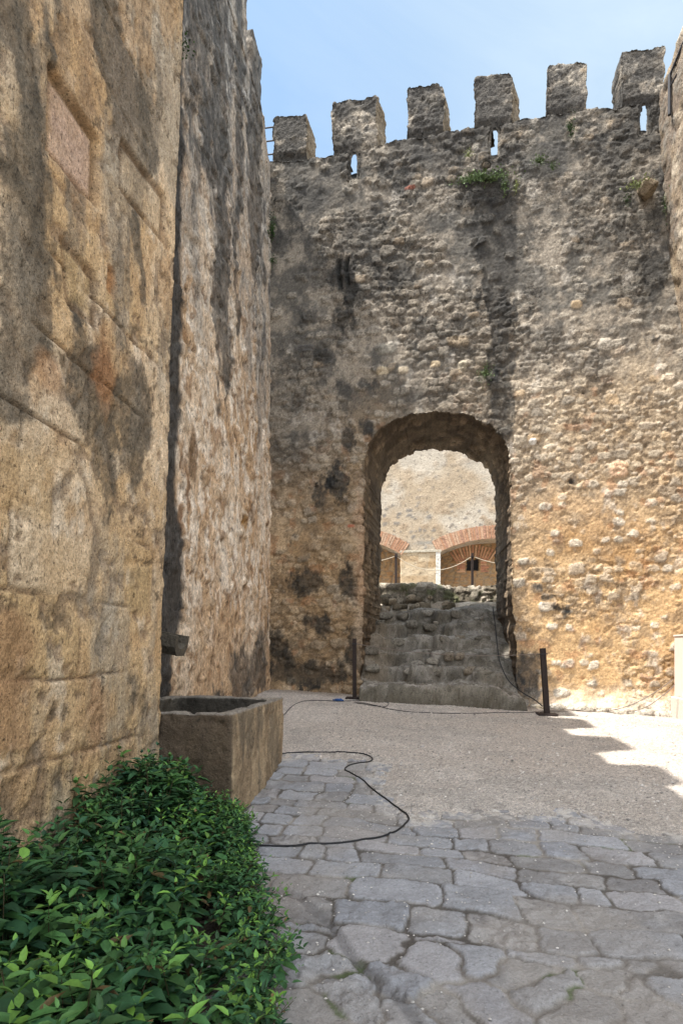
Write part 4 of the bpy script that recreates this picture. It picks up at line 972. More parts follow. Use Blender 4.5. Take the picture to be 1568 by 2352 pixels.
# landing behind the steps
def land_fn(X, Y):
    PP = np.stack([X, Y, 0*X], 1); return 2.22+.06*(fbm(PP, 3, 3, 910)-.5)*2+.35*sstep(13.0, 13.4, Y), mixc(const((.45, .40, .33), len(X)), const((.28, .24, .19), len(X)), sstep(.4, .6, fbm(PP, 3, 4, 911, .6)))
tag(hfield('landing', -2.6, 3.2, 12.3, 13.6, .05, land_fn, M_stone), kind='structure')
def up_fn(X, Y):
    PP = np.stack([X, Y, 0*X], 1); return 3.02+.03*(fbm(PP, 1, 3, 912)-.5), const((.50, .45, .39), len(X))
tag(hfield('upper_court', -12, 14, 14.6, 24.5, .35, up_fn, M_gravel), kind='structure')
eb = MB(); eb.box((-12, 13.6, -.2), (-2.1, 15.0, 3.0), (.4, .34, .26)); eb.box((2.9, 13.6, -.2), (14, 15.0, 3.0), (.4, .34, .26)); eb.box((-2.1, 14.3, -.2), (2.9, 14.7, 2.99), (.4, .34, .26))
tag(eb.build('terrace_edge', M_stone), kind='structure')
for nm_, lo, hi in (('passage_end', (-3.0, 12.3, -.2), (-2.2, 13.7, 2.9)),):
    pass

# far building
FY = 22.0
def fo(px, py): return onY(px, py, FY)
far = empty('arcaded_building', (1.0, FY, 3.0), 'pale sunlit rubble building with brick arches beyond the passage', 'building')
xr0, zs = fo(1010, 1268); _, zap = fo(1110, 1238); xl1, _ = fo(919, 1276)
span = 3.9
def seg_arch(xc, hs, zs, rise):
    R = (hs*hs+rise*rise)/(2*rise); return xc, zs+rise-R, R, math.asin(hs/R)
aR = seg_arch(xr0+span/2, span/2, zs, zap-zs); aL = seg_arch(xl1-span/2, span/2, zs-.05, zap-zs+.15)
arcs = [aR, aL, seg_arch(xr0+span*1.5+1.6, span/2, zs, zap-zs)]
def far_sdf(P):
    d = P[:, 1]-13.0
    for xc, zc_, R, th in arcs:
        hs = R*math.sin(th); op = np.maximum(np.abs(P[:, 0]-xc)-hs, np.hypot(P[:, 0]-xc, P[:, 1]-zc_)-R); d = np.maximum(d, -op)
    return d
P, Q, E = grid_sheet(far_sdf, -7, 10.5, 2.9, 13.0, .06)
def frr(Pb, k):
    if Pb is None: return 6
    return P3(Pb, FY+.15*k)
V, Fq = solid_sheet(P, Q, E, lambda p: P3(p, FY), frr); N = vnormals(V, [Fq]); n = len(V)
Wp = V+(fbm(V, 3, 3, 920)-.5)[:, None]*.12
f1, f2, c1, c2 = worley(Wp/np.array([.30, .30, .22]), .9, 921)
sz = .17+.30*c2*c2+.12*fbm(V, .9, 2, 928); stn = sstep(sz+.05, sz-.03, f1+.5*(fbm(V, 6, 3, 922, .6)-.5))*sstep(.12, .25, c1+.4*(fbm(V, .8, 2, 929)-.5))
zone = sstep(7.4, 6.4, V[:, 2]+.5*(fbm(V, 1, 3, 923)-.5))*sstep(3.2, 2.0, V[:, 0]+.5*(fbm(V, 1.2, 3, 924)-.5))+.45
C = mixc(const((.355, .315, .26), n), const((.31, .25, .18), n), sstep(.4, .62, fbm(V, .8, 4, 925)))
sc_ = mixc(const((.15, .14, .13), n), const((.26, .20, .14), n), sstep(.5, .8, c2))
C = mixc(C, sc_, stn*np.clip(zone, 0, 1)*.85)
pil = (V[:, 2] < zs+.02) & (V[:, 0] > xl1-.05) & (V[:, 0] < xr0+.02)
bh = .27; ro = np.floor(V[:, 2]/bh); fz = np.abs((V[:, 2]/bh) % 1-.5); o_ = hsh(ro.astype(int), ro.astype(int)*0, ro.astype(int)*0, 3); fx_ = np.abs(((V[:, 0]+o_)/.42) % 1-.5); bi = hsh(ro.astype(int), np.floor((V[:, 0]+o_)/.42).astype(int), ro.astype(int)*0, 4)
bc = mixc(const((.40, .33, .235), n), const((.30, .21, .12), n), bi); bc = mixc(bc, const((.36, .30, .22), n), np.maximum(sstep(.42, .48, fz), sstep(.45, .49, fx_))*.6)
C = np.where(pil[:, None], bc, C)
C = mixc(C, const((.2, .19, .17), n), sstep(.18, .05, np.abs(V[:, 2]-zs-.36))*((V[:, 0] > xl1+.1) & (V[:, 0] < xr0-.1))*sstep(.4, .6, fbm(V*np.array([1, 1, 3.]), 3, 3, 926))*.8)
C = C*(.82+.36*fbm(V, 1.6, 5, 915, .65))[:, None]; V = V+N*(.012*stn+.03*(fbm(V, 2, 3, 927)-.5))[:, None]
mk('wall', V, Fq, M_far, far, C, True)
wt = MB(); wt.box((xr0-.16, FY-.035, 2.95), (xr0+.02, FY+.3, zs), (.46, .45, .42), bev=.01); wt.build('corner_pilaster', M_far, far)
ib = MB(); ib.box((xl1-.02, FY-.05, zs), (xr0+.06, FY+.2, zs+.09), (.34, .31, .25), bev=.01); ib.build('impost', M_far, far)
for (xc, zc_, R, th) in arcs:
    rb = MB(); nb_ = int(2*th*R/.085)
    for k in range(nb_):
        a = -th-.02+(2*th+.04)*(k+.5)/nb_; dz = random.uniform(-.01, .01)
        M = Matrix.Translation((xc, FY, zc_))@Matrix.Rotation(a, 4, 'Y')
        cc = random.choice([(.36, .21, .135), (.33, .18, .11), (.39, .25, .17), (.30, .17, .12), (.38, .26, .18)])
        rb.box((-.027, -.045+random.uniform(-.008, .008), R+.005), (.027, .22, R+.50+random.uniform(-.03, .03)), cc, M)
    # mortar bed
    vs = []; fs = []
    for k in range(41):
        a = -th-.02+(2*th+.04)*k/40
        for rr_ in (R+.003, R+.50):
            for yy in (FY-.03, FY+.2): vs.append((xc+math.sin(a)*rr_, yy, zc_+math.cos(a)*rr_))
        if k:
            b0 = 4*(k-1); b1 = 4*k; fs += [(b0, b1, b1+2, b0+2), (b0+2, b1+2, b1+3, b0+3), (b0, b0+1, b1+1, b1)]
    rb.add(vs, fs, (.34, .22, .15)); rb.build('brick_arch', M_far, far)
# recess walls with the small window
wx0, wz1 = onY(1069, 1283, FY+1.0); wx1, wz0 = onY(1101, 1313, FY+1.0)
def rec_sdf(P): return np.maximum(P[:, 1]-6.2, -np.maximum.reduce([wx0-P[:, 0], P[:, 0]-wx1, wz0-P[:, 1], P[:, 1]-wz1]))
P, Q, E = grid_sheet(rec_sdf, -6.6, 10.0, 2.9, 6.2, .04)
def rc(Pb, k):
    if Pb is None: return 3
    return P3(Pb, FY+.95+.15*k)
V, Fq = solid_sheet(P, Q, E, lambda p: P3(p, FY+.95), rc); N = vnormals(V, [Fq]); n = len(V)
f1, f2, c1, c2 = worley((V+(fbm(V, 3, 3, 930)-.5)[:, None]*.1)/np.array([.30, .3, .15]), .8, 931)
e = sstep(.03, .2, f2-f1); C = mixc(const((.22, .165, .11), n), mixc(const((.25, .14, .065), n), const((.27, .18, .095), n), c1), e)
V = V+N*(.04*e)[:, None]
mk('recess_wall', V, Fq, M_far, far, C, True)
wd_ = MB(); wd_.box((wx0-.1, FY+1.4, wz0-.1), (wx1+.1, FY+1.5, wz1+.1), (.006, .006, .006)); wd_.build('window', M_iron, far)
# flat arch of bricks over the window and brick jambs
wj_ = MB(); wc = (wx0+wx1)/2
for k in range(15):
    a = (k-7)*.085; M = Matrix.Translation((wc, FY+.90, wz1-1.05))@Matrix.Rotation(a, 4, 'Y')
    wj_.box((-.032, -.02, 1.1), (.032, .08, 1.58+random.uniform(-.03, .03)), random.choice([(.40, .22, .13), (.34, .17, .10), (.46, .28, .17)]), M)
for sd_ in (-1, 1):
    for k in range(9):
        x_ = wx0-.03 if sd_ < 0 else wx1+.03; L = random.uniform(.18, .4); z_ = wz0-.02+k*.066
        wj_.box((min(x_, x_+sd_*L), FY+.905, z_), (max(x_, x_+sd_*L), FY+.99, z_+.045), random.choice([(.38, .17, .10), (.30, .14, .09), (.42, .24, .14)]))
wj_.build('window_surround', M_far, far)
fb = MB(); fb.box((-7, FY+1.6, 2.9), (10.5, FY+4, 12.9), (.5, .4, .3)); fb.box((-7, FY+.92, 6.21), (10.5, FY+1.6, 12.95), (.5, .4, .3)); fb.build('building_core', M_far, far)

# ------------------------------------------------------------------ posts and ropes
def post(loc, h, lean, label, group, w=.055, base=True, mat=M_rust):
    t = empty('barrier_post', loc, label, 'post', group)
    b = MB(); M = Matrix.Translation(loc)@Matrix.Rotation(lean, 4, 'Y')
    b.box((-w/2, -w/2, 0), (w/2, w/2, h), None, M, bev=.003); b.build('upright', mat, t)
    if base:
        p = MB(); p.box((loc[0]-.15, loc[1]-.12, loc[2]-.02), (loc[0]+.15, loc[1]+.12, loc[2]+.008), None, None, bev=.003); p.build('base_plate', mat, t)
    e = MB(); e.box((-w*.7, -w*.75, h-.10), (w*.7, w*.75, h-.085), None, M); e.build('rope_ring', M_iron, t)
    return t
pa = onG(814, 1611); pb = onG(1255, 1648)
za = float(G(*pa))+.06; zb_ = float(G(*pb))+.06
post((pa[0], pa[1], za), 1.03, .0, 'upright rusty post left of the steps, standing on the gravel', 'rusty posts in the front court', .062)
post((pb[0], pb[1], zb_), 1.04, -.062, 'rusty post leaning left, right of the steps near the sunlit gravel', 'rusty posts in the front court', .082)
def sag(a, b, s, n=20): return [(a[0]+(b[0]-a[0])*t, a[1]+(b[1]-a[1])*t, a[2]+(b[2]-a[2])*t-s*4*t*(1-t)) for t in np.linspace(0, 1, n)]
V, Fq = tube(sag((pa[0]+.03, pa[1], za+.94), (pb[0]-.09, pb[1], zb_+.95), .10), .0065, 6)
tag(mk('rope', V, Fq, M_wire), 'thin grey rope hung between the two rusty posts before the steps', 'rope')
tops = []
for px, lab in ((909, 'dark post beyond the arch, in front of the left brick arch'), (1084, 'reddish post beyond the arch, in front of the small black window')):
    x, z = onY(px, 1271, 17.0); post((x, 17.0, 3.03), z-3.03, 0, lab, 'rope posts in the upper court', .07); tops.append((x, 17.0, z-.08))
V1 = MB()
for a, b, s, lab in (((tops[0][0]-2.1, 17, tops[0][2]-.02), tops[0], .18, 'pale rope running left from the dark post beyond the arch'), (tops[0], tops[1], .42, 'pale rope sagging between the two posts beyond the arch'), (tops[1], (tops[1][0]+2.1, 17, tops[1][2]), .25, 'pale rope running right from the post by the black window')):
    V, Fq = tube(sag(a, b, s), .011, 6); tag(mk('rope', V, Fq, M_rope), lab, 'rope', 'ropes in the upper court')
for px_, lab in ((tops[0][0]-2.1, 'post at the hidden left end of the far rope'), (tops[1][0]+2.1, 'post at the hidden right end of the far rope')):
    post((px_, 17.0, 3.03), tops[0][2]-3.03+.08, 0, lab, 'rope posts in the upper court', .07)

# ------------------------------------------------------------------ cables
_zc = {}
def cable(pix, r, label, lift=.012, mat=M_cable, extra=None, name='cable'):
    p2 = [onG(*p) for p in pix]; p2 = smooth_path([(a, b, 0) for a, b in p2], 10)
    A = np.array(p2); zz = np.maximum(pave_fn(A[:, 0], A[:, 1])[0], gravel_fn(A[:, 0], A[:, 1])[0])
    for _ in range(3): zz = np.maximum(zz, np.convolve(np.pad(zz, 2, 'edge'), np.ones(5)/5, 'valid'))
    A[:, 2] = zz+r*.8; pts = [tuple(q) for q in A]
    if extra: pts = pts+extra
    V, Fq = tube(pts, r, 8); return tag(mk(name, V, Fq, mat), label, 'cable')
cable([(535, 1936), (590, 1944), (660, 1946), (740, 1945), (840, 1934), (900, 1917), (930, 1895), (938, 1882), (922, 1866), (890, 1842), (850, 1812), (812, 1782), (792, 1768), (808, 1758), (850, 1752), (852, 1744), (830, 1738), (770, 1733), (700, 1732), (645, 1736), (600, 1740)], .0075, 'thick black cable looping over the paving slabs beside the trough')
cable([(560, 1708), (640, 1668), (680, 1640), (720, 1627), (775, 1622), (820, 1617), (880, 1618), (892, 1624), (880, 1632), (850, 1626), (815, 1620)], .006, 'thin black cable curling from the trough to the foot of the left post')
cable([(815, 1624), (860, 1630), (900, 1638), (960, 1643), (1040, 1645), (1120, 1643), (1200, 1642), (1260, 1640), (1330, 1638), (1400, 1640), (1450, 1641)], .0055, 'long thin cable lying on the gravel along the foot of the steps')
pl = MB(); q = onG(776, 1620); zq = float(G(*q))+.06
V, Fq = tube([(q[0]-.09, q[1], zq), (q[0]-.05, q[1], zq), (q[0]-.05, q[1], zq), (q[0]+.06, q[1]-.01, zq), (q[0]+.06, q[1]-.01, zq), (q[0]+.10, q[1]-.01, zq-.005)], [.012, .012, .024, .028, .016, .010], 12)
tag(mk('cable_plug', V, Fq, M_bluep), 'blue cable connector lying on the gravel beside the left post', 'plug')
# cable down the passage
cpts = []
for px, py, Y in ((1131, 1395, 12.2), (1136, 1440, 11.9), (1141, 1480, 11.2), (1147, 1520, 10.7), (1165, 1560, 10.2), (1195, 1588, 9.75), (1225, 1606, 9.5), (1245, 1622, 9.3)):
    x, z = onY(px, py, Y); 
    zt = float(step_fn(np.array([x]), np.array([Y]))[0][0]) if Y > 9.6 else float(G(x, Y))
    cpts.append((x, Y, max(z, zt+.02)))
V, Fq = tube(smooth_path(cpts, 8), .009, 8); tag(mk('cable', V, Fq, M_cable), 'black cable hanging down the right side of the steps', 'cable')
# two pale leads rising to the cabinet
for k, pp in enumerate((((1300, 1636), (1380, 1640), (1440, 1622), (1500, 1592), (1545, 1560)), ((1330, 1640), (1420, 1643), (1480, 1625), (1530, 1590), (1548, 1572)))):
    pts = []
    for j, (px, py) in enumerate(pp):
        if j < 2: x, y = onG(px, py); pts.append((x, y, float(G(x, y))+.05))
        else:
            Y = 9.75-.02*k; x, z = onY(px, py, Y); pts.append((x, Y, z))
    V, Fq = tube(smooth_path(pts, 8), .007, 6); tag(mk('cable', V, Fq, M_wire), ('upper of two grey leads rising to the cabinet at the right', 'lower of two grey leads rising to the cabinet at the right')[k], 'cable')

# ------------------------------------------------------------------ utility cabinet
cx, cz = onY(1544, 1457, 9.55); cx = onY(1546, 1457, 10.02)[0]; _, czb = onY(1546, 1604, 9.55); gz = float(G(cx, 9.5))
cab = empty('utility_cabinet', (cx+.4, 9.75, gz), 'pale pinkish metal utility cabinet at the right edge by the wall foot', 'cabinet')
b = MB(); b.box((cx, 9.55, czb), (cx+.95, 10.0, cz-.03), bev=.006); b.build('body', M_cab, cab)
b = MB(); b.box((cx-.012, 9.53, cz-.028), (cx+.965, 10.02, cz), bev=.006); b.build('lid', M_cab, cab)
for k in (0, 1):
    b = MB(); b.box((cx+.03+.45*k, 9.535, czb+.04), (cx+.465+.45*k, 9.549, cz-.06), bev=.004); dr = b.build('door', M_cab, cab)
    if k == 0:
        b = MB(); b.box((cx+.41, 9.52, czb+.42), (cx+.44, 9.534, czb+.55)); h = b.build('handle', M_iron, dr)
b = MB(); b.box((cx-.03, 9.45, gz-.1), (cx+1.0, 10.08, czb-.003), (.50, .47, .42), bev=.02); b.build('plinth', M_conc, cab)

# ------------------------------------------------------------------ stone trough
tn = onZ(541, 1640, .97); tx = -1.50; ty0, ty1 = 4.36, 6.10; txl = XS+.02; tz0, tz1 = .10, .975
trough = empty('stone_trough', ((tx+txl)/2, (ty0+ty1)/2, .15), 'large weathered stone trough below the spout, beside the shrubs', 'trough')
def rrect(x0, x1, y0, y1, r, n=60):
    pts = []
    cs = [(x1-r, y0+r, -90), (x1-r, y1-r, 0), (x0+r, y1-r, 90), (x0+r, y0+r, 180)]; seq = []
    for cx_, cy_, a0 in cs:
        for k in range(7):
            a = math.radians(a0+90*k/6); seq.append((cx_+r*math.cos(a), cy_+r*math.sin(a)))
    seq = np.array(seq+[seq[0]]); L = np.concatenate([[0], np.cumsum(np.hypot(*np.diff(seq, axis=0).T))]); t = np.linspace(0, L[-1], n, endpoint=False)
    return np.stack([np.interp(t, L, seq[:, 0]), np.interp(t, L, seq[:, 1])], 1)
n = 300; loops = []
def lp(ins, z, r): a = rrect(txl+ins, tx-ins, ty0+ins, ty1-ins, r, n); return np.hstack([a, np.full((n, 1), z)])
for k in range(42): loops.append(lp(.012*(1-k/42), tz0+(tz1-.02-tz0)*k/41, .03))
for ins, z in ((.004, tz1-.008), (.018, tz1), (.045, tz1+.002), (.075, tz1), (.10, tz1-.006), (.115, tz1-.025)): loops.append(lp(ins, z, .03+ins*.6))
for k in range(1, 16): loops.append(lp(.115+.01*k/15, tz1-.025-.40*k/15, .11))
V = np.concatenate(loops); nl = len(loops); i = np.arange(nl*n).reshape(nl, n); j = np.roll(i, -1, 1)
Fq = np.stack([i[:-1], j[:-1], j[1:], i[1:]], -1).reshape(-1, 4)
N = vnormals(V, [Fq]); d = .022*(fbm(V, 4, 4, 950, .6)-.5)*2-.035*sstep(.58, .72, fbm(V, 7, 3, 956, .6))*sstep(.84, .95, V[:, 2])+.008*(fbm(V, 25, 2, 957)-.5)+.03*(fbm(V, 1.2, 2, 951)-.5)-.012*sstep(.6, .72, fbm(V, 12, 3, 952))
V2 = V+N*d[:, None]; V2[:, 2] += .03*(fbm(V*np.array([1, 1, 0]), 1.1, 2, 955)-.5)*(V[:, 2] > .9); m_ = len(V)
A = fbm(V*np.array([1, 1, .35]), 5, 4, 953, .6)
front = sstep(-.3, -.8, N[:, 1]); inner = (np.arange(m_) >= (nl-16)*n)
C = mixc(const((.36, .27, .17), m_), const((.22, .16, .10), m_), sstep(.4, .6, A))
C = mixc(C, const((.10, .085, .065), m_), sstep(.5, .62, fbm(V*np.array([1, 2, .22]), 3.5, 5, 954, .68)+.10*sstep(.4, .95, V[:, 2]))*.6)
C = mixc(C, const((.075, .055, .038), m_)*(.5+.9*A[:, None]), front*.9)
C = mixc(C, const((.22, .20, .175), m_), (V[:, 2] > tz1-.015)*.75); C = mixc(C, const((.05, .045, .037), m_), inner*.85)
mk('basin', V2, Fq, M_stone, trough, C, True)
b = MB(); g_ = rrect(txl+.1, tx-.1, ty0+.1, ty1-.1, .1, 60); b.add(np.hstack([g_, np.full((60, 1), .62)]), np.arange(60)[None, :]); b.build('silt_floor', M_wet, trough)

# spout
sx1, sy, sz = -2.24, 5.10, 0
_, zt = onX(420, 1468, sx1); d_ = ray(421, 1475); t = sx1/d_[0]; sy = d_[1]*t; zt = CAM_H+ray(421, 1461)[2]*t
L0 = -2.95; prof_o = [(-.115, 0), (-.115, -.085), (-.065, -.15), (.065, -.15), (.115, -.085), (.115, 0)]; prof_i = [(.075, 0), (.07, -.06), (.035, -.095), (-.035, -.095), (-.07, -.06), (-.075, 0)]
pr_ = prof_o+prof_i; vs = []; NS = 14
for k in range(NS+1):
    f = k/NS; x = L0+(sx1-L0)*f; zz_ = zt+.14*(1-f); s = (1.12-.15*f)*1.3
    for a, bq in pr_: vs.append((x+(.0 if k < NS else .03*(-bq/.15)*-1), sy+a*s, zz_+bq*s))
vs = np.array(vs); fq = []
for k in range(NS):
    for a in range(12): fq.append((k*12+a, k*12+(a+1) % 12, (k+1)*12+(a+1) % 12, (k+1)*12+a))
for base_ in (NS*12,):
    for a in range(5): fq.append((base_+a, base_+a+1, base_+10-a, base_+11-a))
vs = vs+(fbm(vs, 9, 3, 960)-.5)[:, None]*.02
tag(mk('stone_spout', vs, np.array(fq), M_stone, None, const((.10, .085, .065), len(vs))*(.6+.8*fbm(vs, 8, 3, 961)[:, None]), False), 'dark stone water spout jutting from the wall above the trough', 'spout')

# ------------------------------------------------------------------ railings
def rail(name, segs, label):
    t = empty(name, segs[0][1][0], label, 'railing')
    for nm, pts, r in segs:
        V, Fq = tube(pts, r, 8); mk(nm, V, Fq, M_iron, t)
    return t
sg = []
for py in (294, 325, 356):
    x, z = onY(612, py, 11.2); sg.append(('rail', [(-4.5, 11.2, z), (-2.55, 11.2, z)], .014))
_, zt_ = onY(612, 292, 11.2); x_, zl_ = onY(622, 400, 11.2)
sg.append(('railing_post', [(-2.56, 11.2, 9.3), (-2.56, 11.2, zt_+.02)], .018)); sg.append(('railing_post', [(-4.3, 11.2, 9.3), (-4.3, 11.2, zt_+.02)], .018))
rail('railing', sg, 'dark iron railing seen in the gap between left tower and first merlon')
xa, za_ = onY(1536, 172, 9.9); xb2, zb2 = onY(1536, 222, 9.9); xc2, zc2 = onY(1580, 68, 9.4)
rail('stair_railing', [('handrail', [(xa, 9.9, za_), (xa+.02, 9.88, za_+.02), (xc2, 9.4, zc2), (xc2+.5, 8.9, zc2+1.0)], .02), ('railing_post', [(xb2, 9.9, zb2-.3), (xa, 9.9, za_)], .026), ('lower_rail', [(xa, 9.9, za_-.22), (xc2+.1, 9.4, zc2-.15)], .014)], 'black iron handrail climbing the bastion at the upper right corner')

# ------------------------------------------------------------------ plants
LT = np.array([[0, 0, 0], [.22, .34, .05], [.22, 0, -.02], [.22, -.34, .05], [.55, .33, .02], [.55, 0, -.07], [.55, -.33, .02], [1, 0, -.16]])   # lanceolate folded leaf
LTt = np.array([[.22, 0, 0]])
LQ = np.array([[2, 1, 4, 5], [3, 2, 5, 6]])[:, ::-1]; LTr = np.array([[0, 1, 2], [0, 2, 3], [5, 4, 7], [6, 5, 7]])[:, ::-1]
def leaves(bases, dirs, ups, lens, wid, cols):
    """vectorised leaves -> V, quads, tris, C"""
    d = dirs/np.linalg.norm(dirs, axis=1)[:, None]; s = np.cross(ups, d); s /= np.linalg.norm(s, axis=1)[:, None]+1e-9; u = np.cross(d, s)
    n = len(bases); droop = 1.0+.0*lens
    V = bases[:, None, :]+lens[:, None, None]*(LT[None, :, 0:1]*d[:, None, :]+LT[None, :, 1:2]*wid[:, None, None]*s[:, None, :]+LT[None, :, 2:3]*u[:, None, :]*1.3)
    o = (np.arange(n)*8)[:, None, None]
    C = np.repeat(cols[:, None, :], 8, 1)
    return V.reshape(-1, 3), (LQ[None]+o).reshape(-1, 4), (LTr[None]+o).reshape(-1, 3), C.reshape(-1, 3)
def xr_at(y): o = np.argsort(bed[:, 1]); return np.interp(y, bed[o, 1], bed[o, 0])
Bs = []; Ds = []; Us = []; Ls = []; Ws = []; Cs = []; stm = MB(); ns = 0
def sprig(p, h, lean, sc, young):
    """a stem with opposite leaf pairs"""
    global ns
    p = np.array(p, float); tip = p+np.array([lean[0], lean[1], h]); pts = [p+(tip-p)*t+np.array([0, 0, -.0])*t for t in np.linspace(0, 1, 4)]
    if ns % 2 == 0:
        V, Fq = tube([tuple(q) for q in pts], [.0028, .0024, .002, .0012], 4); stm.add(V, Fq)
    ns += 1
    npair = int(rng.integers(5, 8)); a = rng.uniform(0, 6.28); ax = (tip-p)/np.linalg.norm(tip-p)
    tone = rng.uniform(0, 1)
    for k in range(npair):
        f = 1-(k/npair)*min(.8, .26/max(h, .1)); q = p+(tip-p)*f; a += 1.57+rng.uniform(-.25, .25)
        L = sc*(.35+.65*min(1, (k+.4)/2.4))*rng.uniform(.6, 1.3)
        el = .95 if k == 0 else (rng.uniform(.2, .7) if k == 1 else rng.uniform(-.25, .5))
        for sg_ in (0, math.pi):
            aa = a+sg_+rng.uniform(-.2, .2)
            dv = np.array([math.cos(aa), math.sin(aa), math.tan(el*.9)]); dv /= np.linalg.norm(dv)
            Bs.append(q+dv*.006); Ds.append(dv); Us.append(np.array([rng.uniform(-.25, .25), rng.uniform(-.25, .25), 1])); Ls.append(L); Ws.append(rng.uniform(.46, .70))
            yg = young*(1 if k < 2 else .2)
            c0 = np.array((.016, .058, .030))*(1-tone)+np.array((.034, .098, .026))*tone
            c1 = np.array((.13, .26, .04)); c_ = c0*(1-yg)+c1*yg; c_ = np.array((.11, .075, .03)) if rng.random() < .02 else c_; Cs.append(c_*rng.uniform(.55, 1.45))
def bush_h(x, y, xr):
    """height of the canopy above the ground"""
    inn = np.clip((xr-x)/.42, 0, 1); back = sstep(4.55, 3.9, y)
    return (.12+.34*inn**.6)*(.55+.45*back)+.08*float(sstep(3.2, 4.1, y))*float(sstep(.2, .6, xr-x))
tot = 0
while tot < 1500:
    y = rng.uniform(1.45, 4.5); xr = float(xr_at(y)); x = rng.uniform(XN0+.03, xr+.02)
    if y > CORY+.02 and x < -2.0: continue
    nn = float(fbm(np.array([[x, y, 0]]), 2.2, 2, 970)[0])
    if rng.random() > .35+1.1*float(sstep(.36, .56, fbm(np.array([[x, y, 3.]]), 4.5, 2, 971)[0])): continue
    h = bush_h(x, y, xr)*(.45+1.1*nn)*rng.uniform(.62, 1.28); gz_ = float(G(x, y))
    yg = max(0, rng.uniform(-.6, 1.0)) * (1.0 if x > xr-.5 or y < 2.2 else .45)
    lean = (rng.uniform(-.07, .10)+.12*(x > xr-.25), rng.uniform(-.09, .09))
    sprig((x, y, gz_+max(0, h-.28)), max(.12, min(h, .28)), lean, rng.uniform(.068, .12)*(.72 if x > xr-.3 else 1), yg); tot += 1
# taller shoots against the tower corner and trailing shoots at the path edge
for px, py, h in ((330, 1735, .46), (300, 1760, .4), (350, 1760, .4), (385, 1770, .36), (240, 1810, .38), (222, 1830, .36), (410, 1800, .3), (270, 1775, .4), (500, 1790, .26), (455, 1800, .28)):
    for k in range(5):
        y = 4.18-.0008*(330-px)*4+rng.uniform(-.12, .08); d_ = ray(px, py); t = y/d_[1]; x = max(d_[0]*t+rng.uniform(-.05, .05), XN0+.04+.0)
        zt2 = CAM_H+d_[2]*t+rng.uniform(-.08, .02); gz_ = float(G(x, y)); sprig((x, y, max(gz_, zt2-.34)), min(.34, zt2-gz_), (rng.uniform(-.03, .05), rng.uniform(-.06, .03)), .055, .3)
for py in np.linspace(1240, 2300, 1): pass
for k in range(70):
    y = rng.uniform(1.7, 4.2); x = float(xr_at(y))+rng.uniform(-.08, .05); sprig((x, y, float(G(x, y))+.02), rng.uniform(.08, .26), (rng.uniform(.03, .20), rng.uniform(-.1, .1)), rng.uniform(.03, .05), .5)
# one big-leaved shoot near the left edge and one up the wall
for px, py, s in ((60, 2110, .11), (130, 2080, .1), (20, 2160, .11), (30, 1975, .075), (15, 1930, .06)):
    d_ = ray(px, py); t = min(2.35, (XN0+.12)/d_[0] if d_[0] < 0 else 9); x, y, zt2 = d_[0]*t, d_[1]*t, CAM_H+d_[2]*t
    sprig((x, y, zt2-.25), .25, (.02, 0), s, .15)
V, q4, t3, C = leaves(np.array(Bs), np.array(Ds), np.array(Us), np.array(Ls), np.array(Ws), np.array(Cs))
bush = mk('shrub_cover', V, [q4, t3], M_leaf, None, C, True, loc=(-1.6, 3, 0))
tag(bush, 'dense dark green leafy shrubs growing along the foot of the tower', 'shrubs', kind='stuff')
stm.build('stems', M_stem, bush, True)
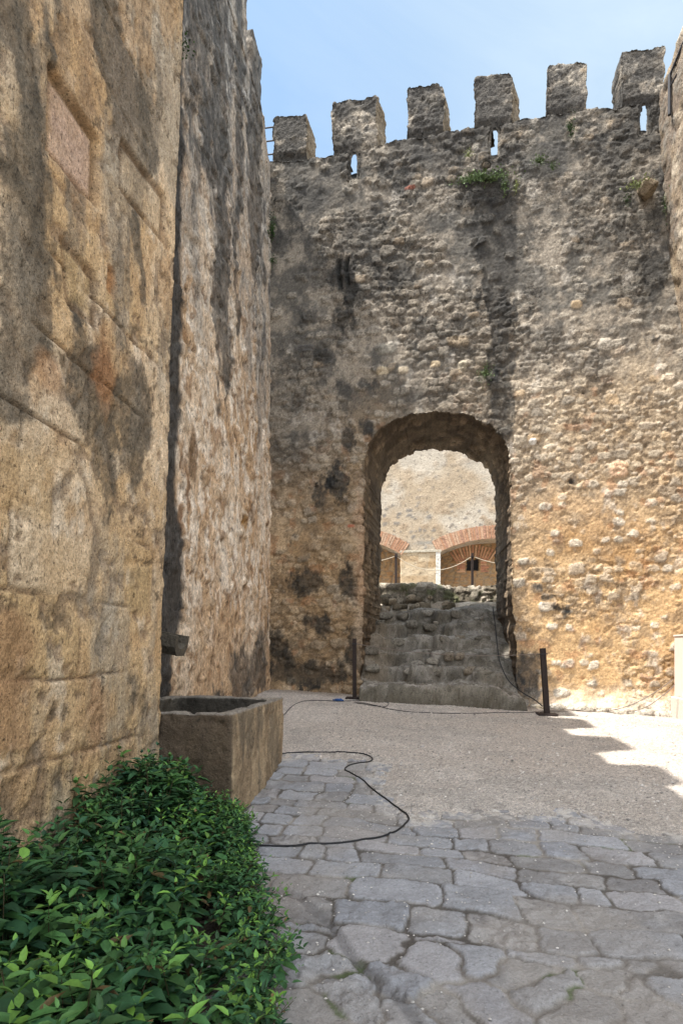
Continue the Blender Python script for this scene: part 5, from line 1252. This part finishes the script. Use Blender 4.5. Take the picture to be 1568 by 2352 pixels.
# small plants rooted in the wall
def tuft(px, py, w_, h_, n_, label, c0, Y=WD-.06, sz=.035, onside=None):
    x, z = onY(px, py, Y)
    pos = np.array([x, Y, z])
    if onside is not None: yy, zz_ = onX(px, py, onside); pos = np.array([onside+.03, yy, zz_])
    B = []; Dd = []
    for k in range(n_):
        o = rng.normal(0, 1, 3)*np.array([w_, .035, h_]); 
        if onside is not None: o = o[[1, 0, 2]]
        out_ = np.array([0, -1, 0]) if onside is None else np.array([1, 0, 0])
        B.append(pos+o+out_*abs(o[1 if onside is None else 0])); Dd.append(rng.normal(0, 1, 3)+out_*.8+np.array([0, 0, rng.uniform(-.6, 1.0)]))
    B = np.array(B); Dd = np.array(Dd); U = np.tile([0, 0, 1.], (n_, 1))+rng.normal(0, .3, (n_, 3))
    C_ = np.array(c0)*rng.uniform(.6, 1.5, (n_, 1)); V, q4, t3, C = leaves(B, Dd, U, rng.uniform(.5, 1.1, n_)*sz, rng.uniform(.7, 1.2, n_), C_)
    nv = len(V); V = np.vstack([V, [pos+np.array([0, .04, 0]), pos+np.array([.004, .04, .004])]]); C = np.vstack([C, [C_.mean(0)]*2])
    t3 = np.vstack([t3, np.stack([np.full(n_, nv), np.full(n_, nv+1), np.arange(n_)*8], 1)])
    return tag(mk('wall_plant', V, [q4, t3], M_leaf, None, C, True), label, 'plant', 'plants rooted in the masonry')
gA = (.10, .15, .06); gB = (.22, .26, .11); gC = (.04, .08, .025)
tuft(1110, 408, .24, .05, 420, 'widest leafy clump, just under the square hole in the wall', gA, sz=.04)
tuft(1160, 425, .05, .10, 110, 'trailing strand at the right end of the widest wall clump', gA)
tuft(1238, 370, .07, .035, 110, 'bright green tuft on the wall below the fourth and fifth merlons', gA)
tuft(1270, 385, .05, .03, 60, 'small tuft right of the bright green one below the fifth merlon', gA, sz=.028)
tuft(1075, 355, .05, .03, 60, 'little yellow-green tuft left of the middle arrow slit', gB, sz=.028)
tuft(1310, 300, .04, .11, 110, 'tall narrow tuft just below the fifth merlon', gC, sz=.03)
tuft(1472, 426, .12, .035, 170, 'dry grassy tuft on top of the jutting corbel stone', gB, Y=WD-.14, sz=.04)
tuft(1440, 460, .03, .06, 60, 'dark sprig hanging left of the jutting corbel stone', gC, sz=.03)
tuft(1115, 860, .07, .08, 150, 'small green plant on the black stain above the arch', gA, sz=.032)
tuft(1185, 432, .03, .07, 55, 'pale yellow dry tuft right of the widest wall clump', gB, sz=.03)
tuft(625, 530, .05, .16, 160, 'dark ivy sprig in the corner where side wall meets battlement wall', gC, sz=.035)
tuft(626, 600, .05, .06, 60, 'smaller dark sprig low in the same wall corner', gC, sz=.03)
tuft(406, 104, .05, .10, 90, 'sprig in the dark joint high beside the near tower', gC, sz=.04, onside=XS+.06)
tuft(1527, 470, .03, .12, 70, 'grey-green sprig where the wall meets the corner bastion', gA, sz=.03)
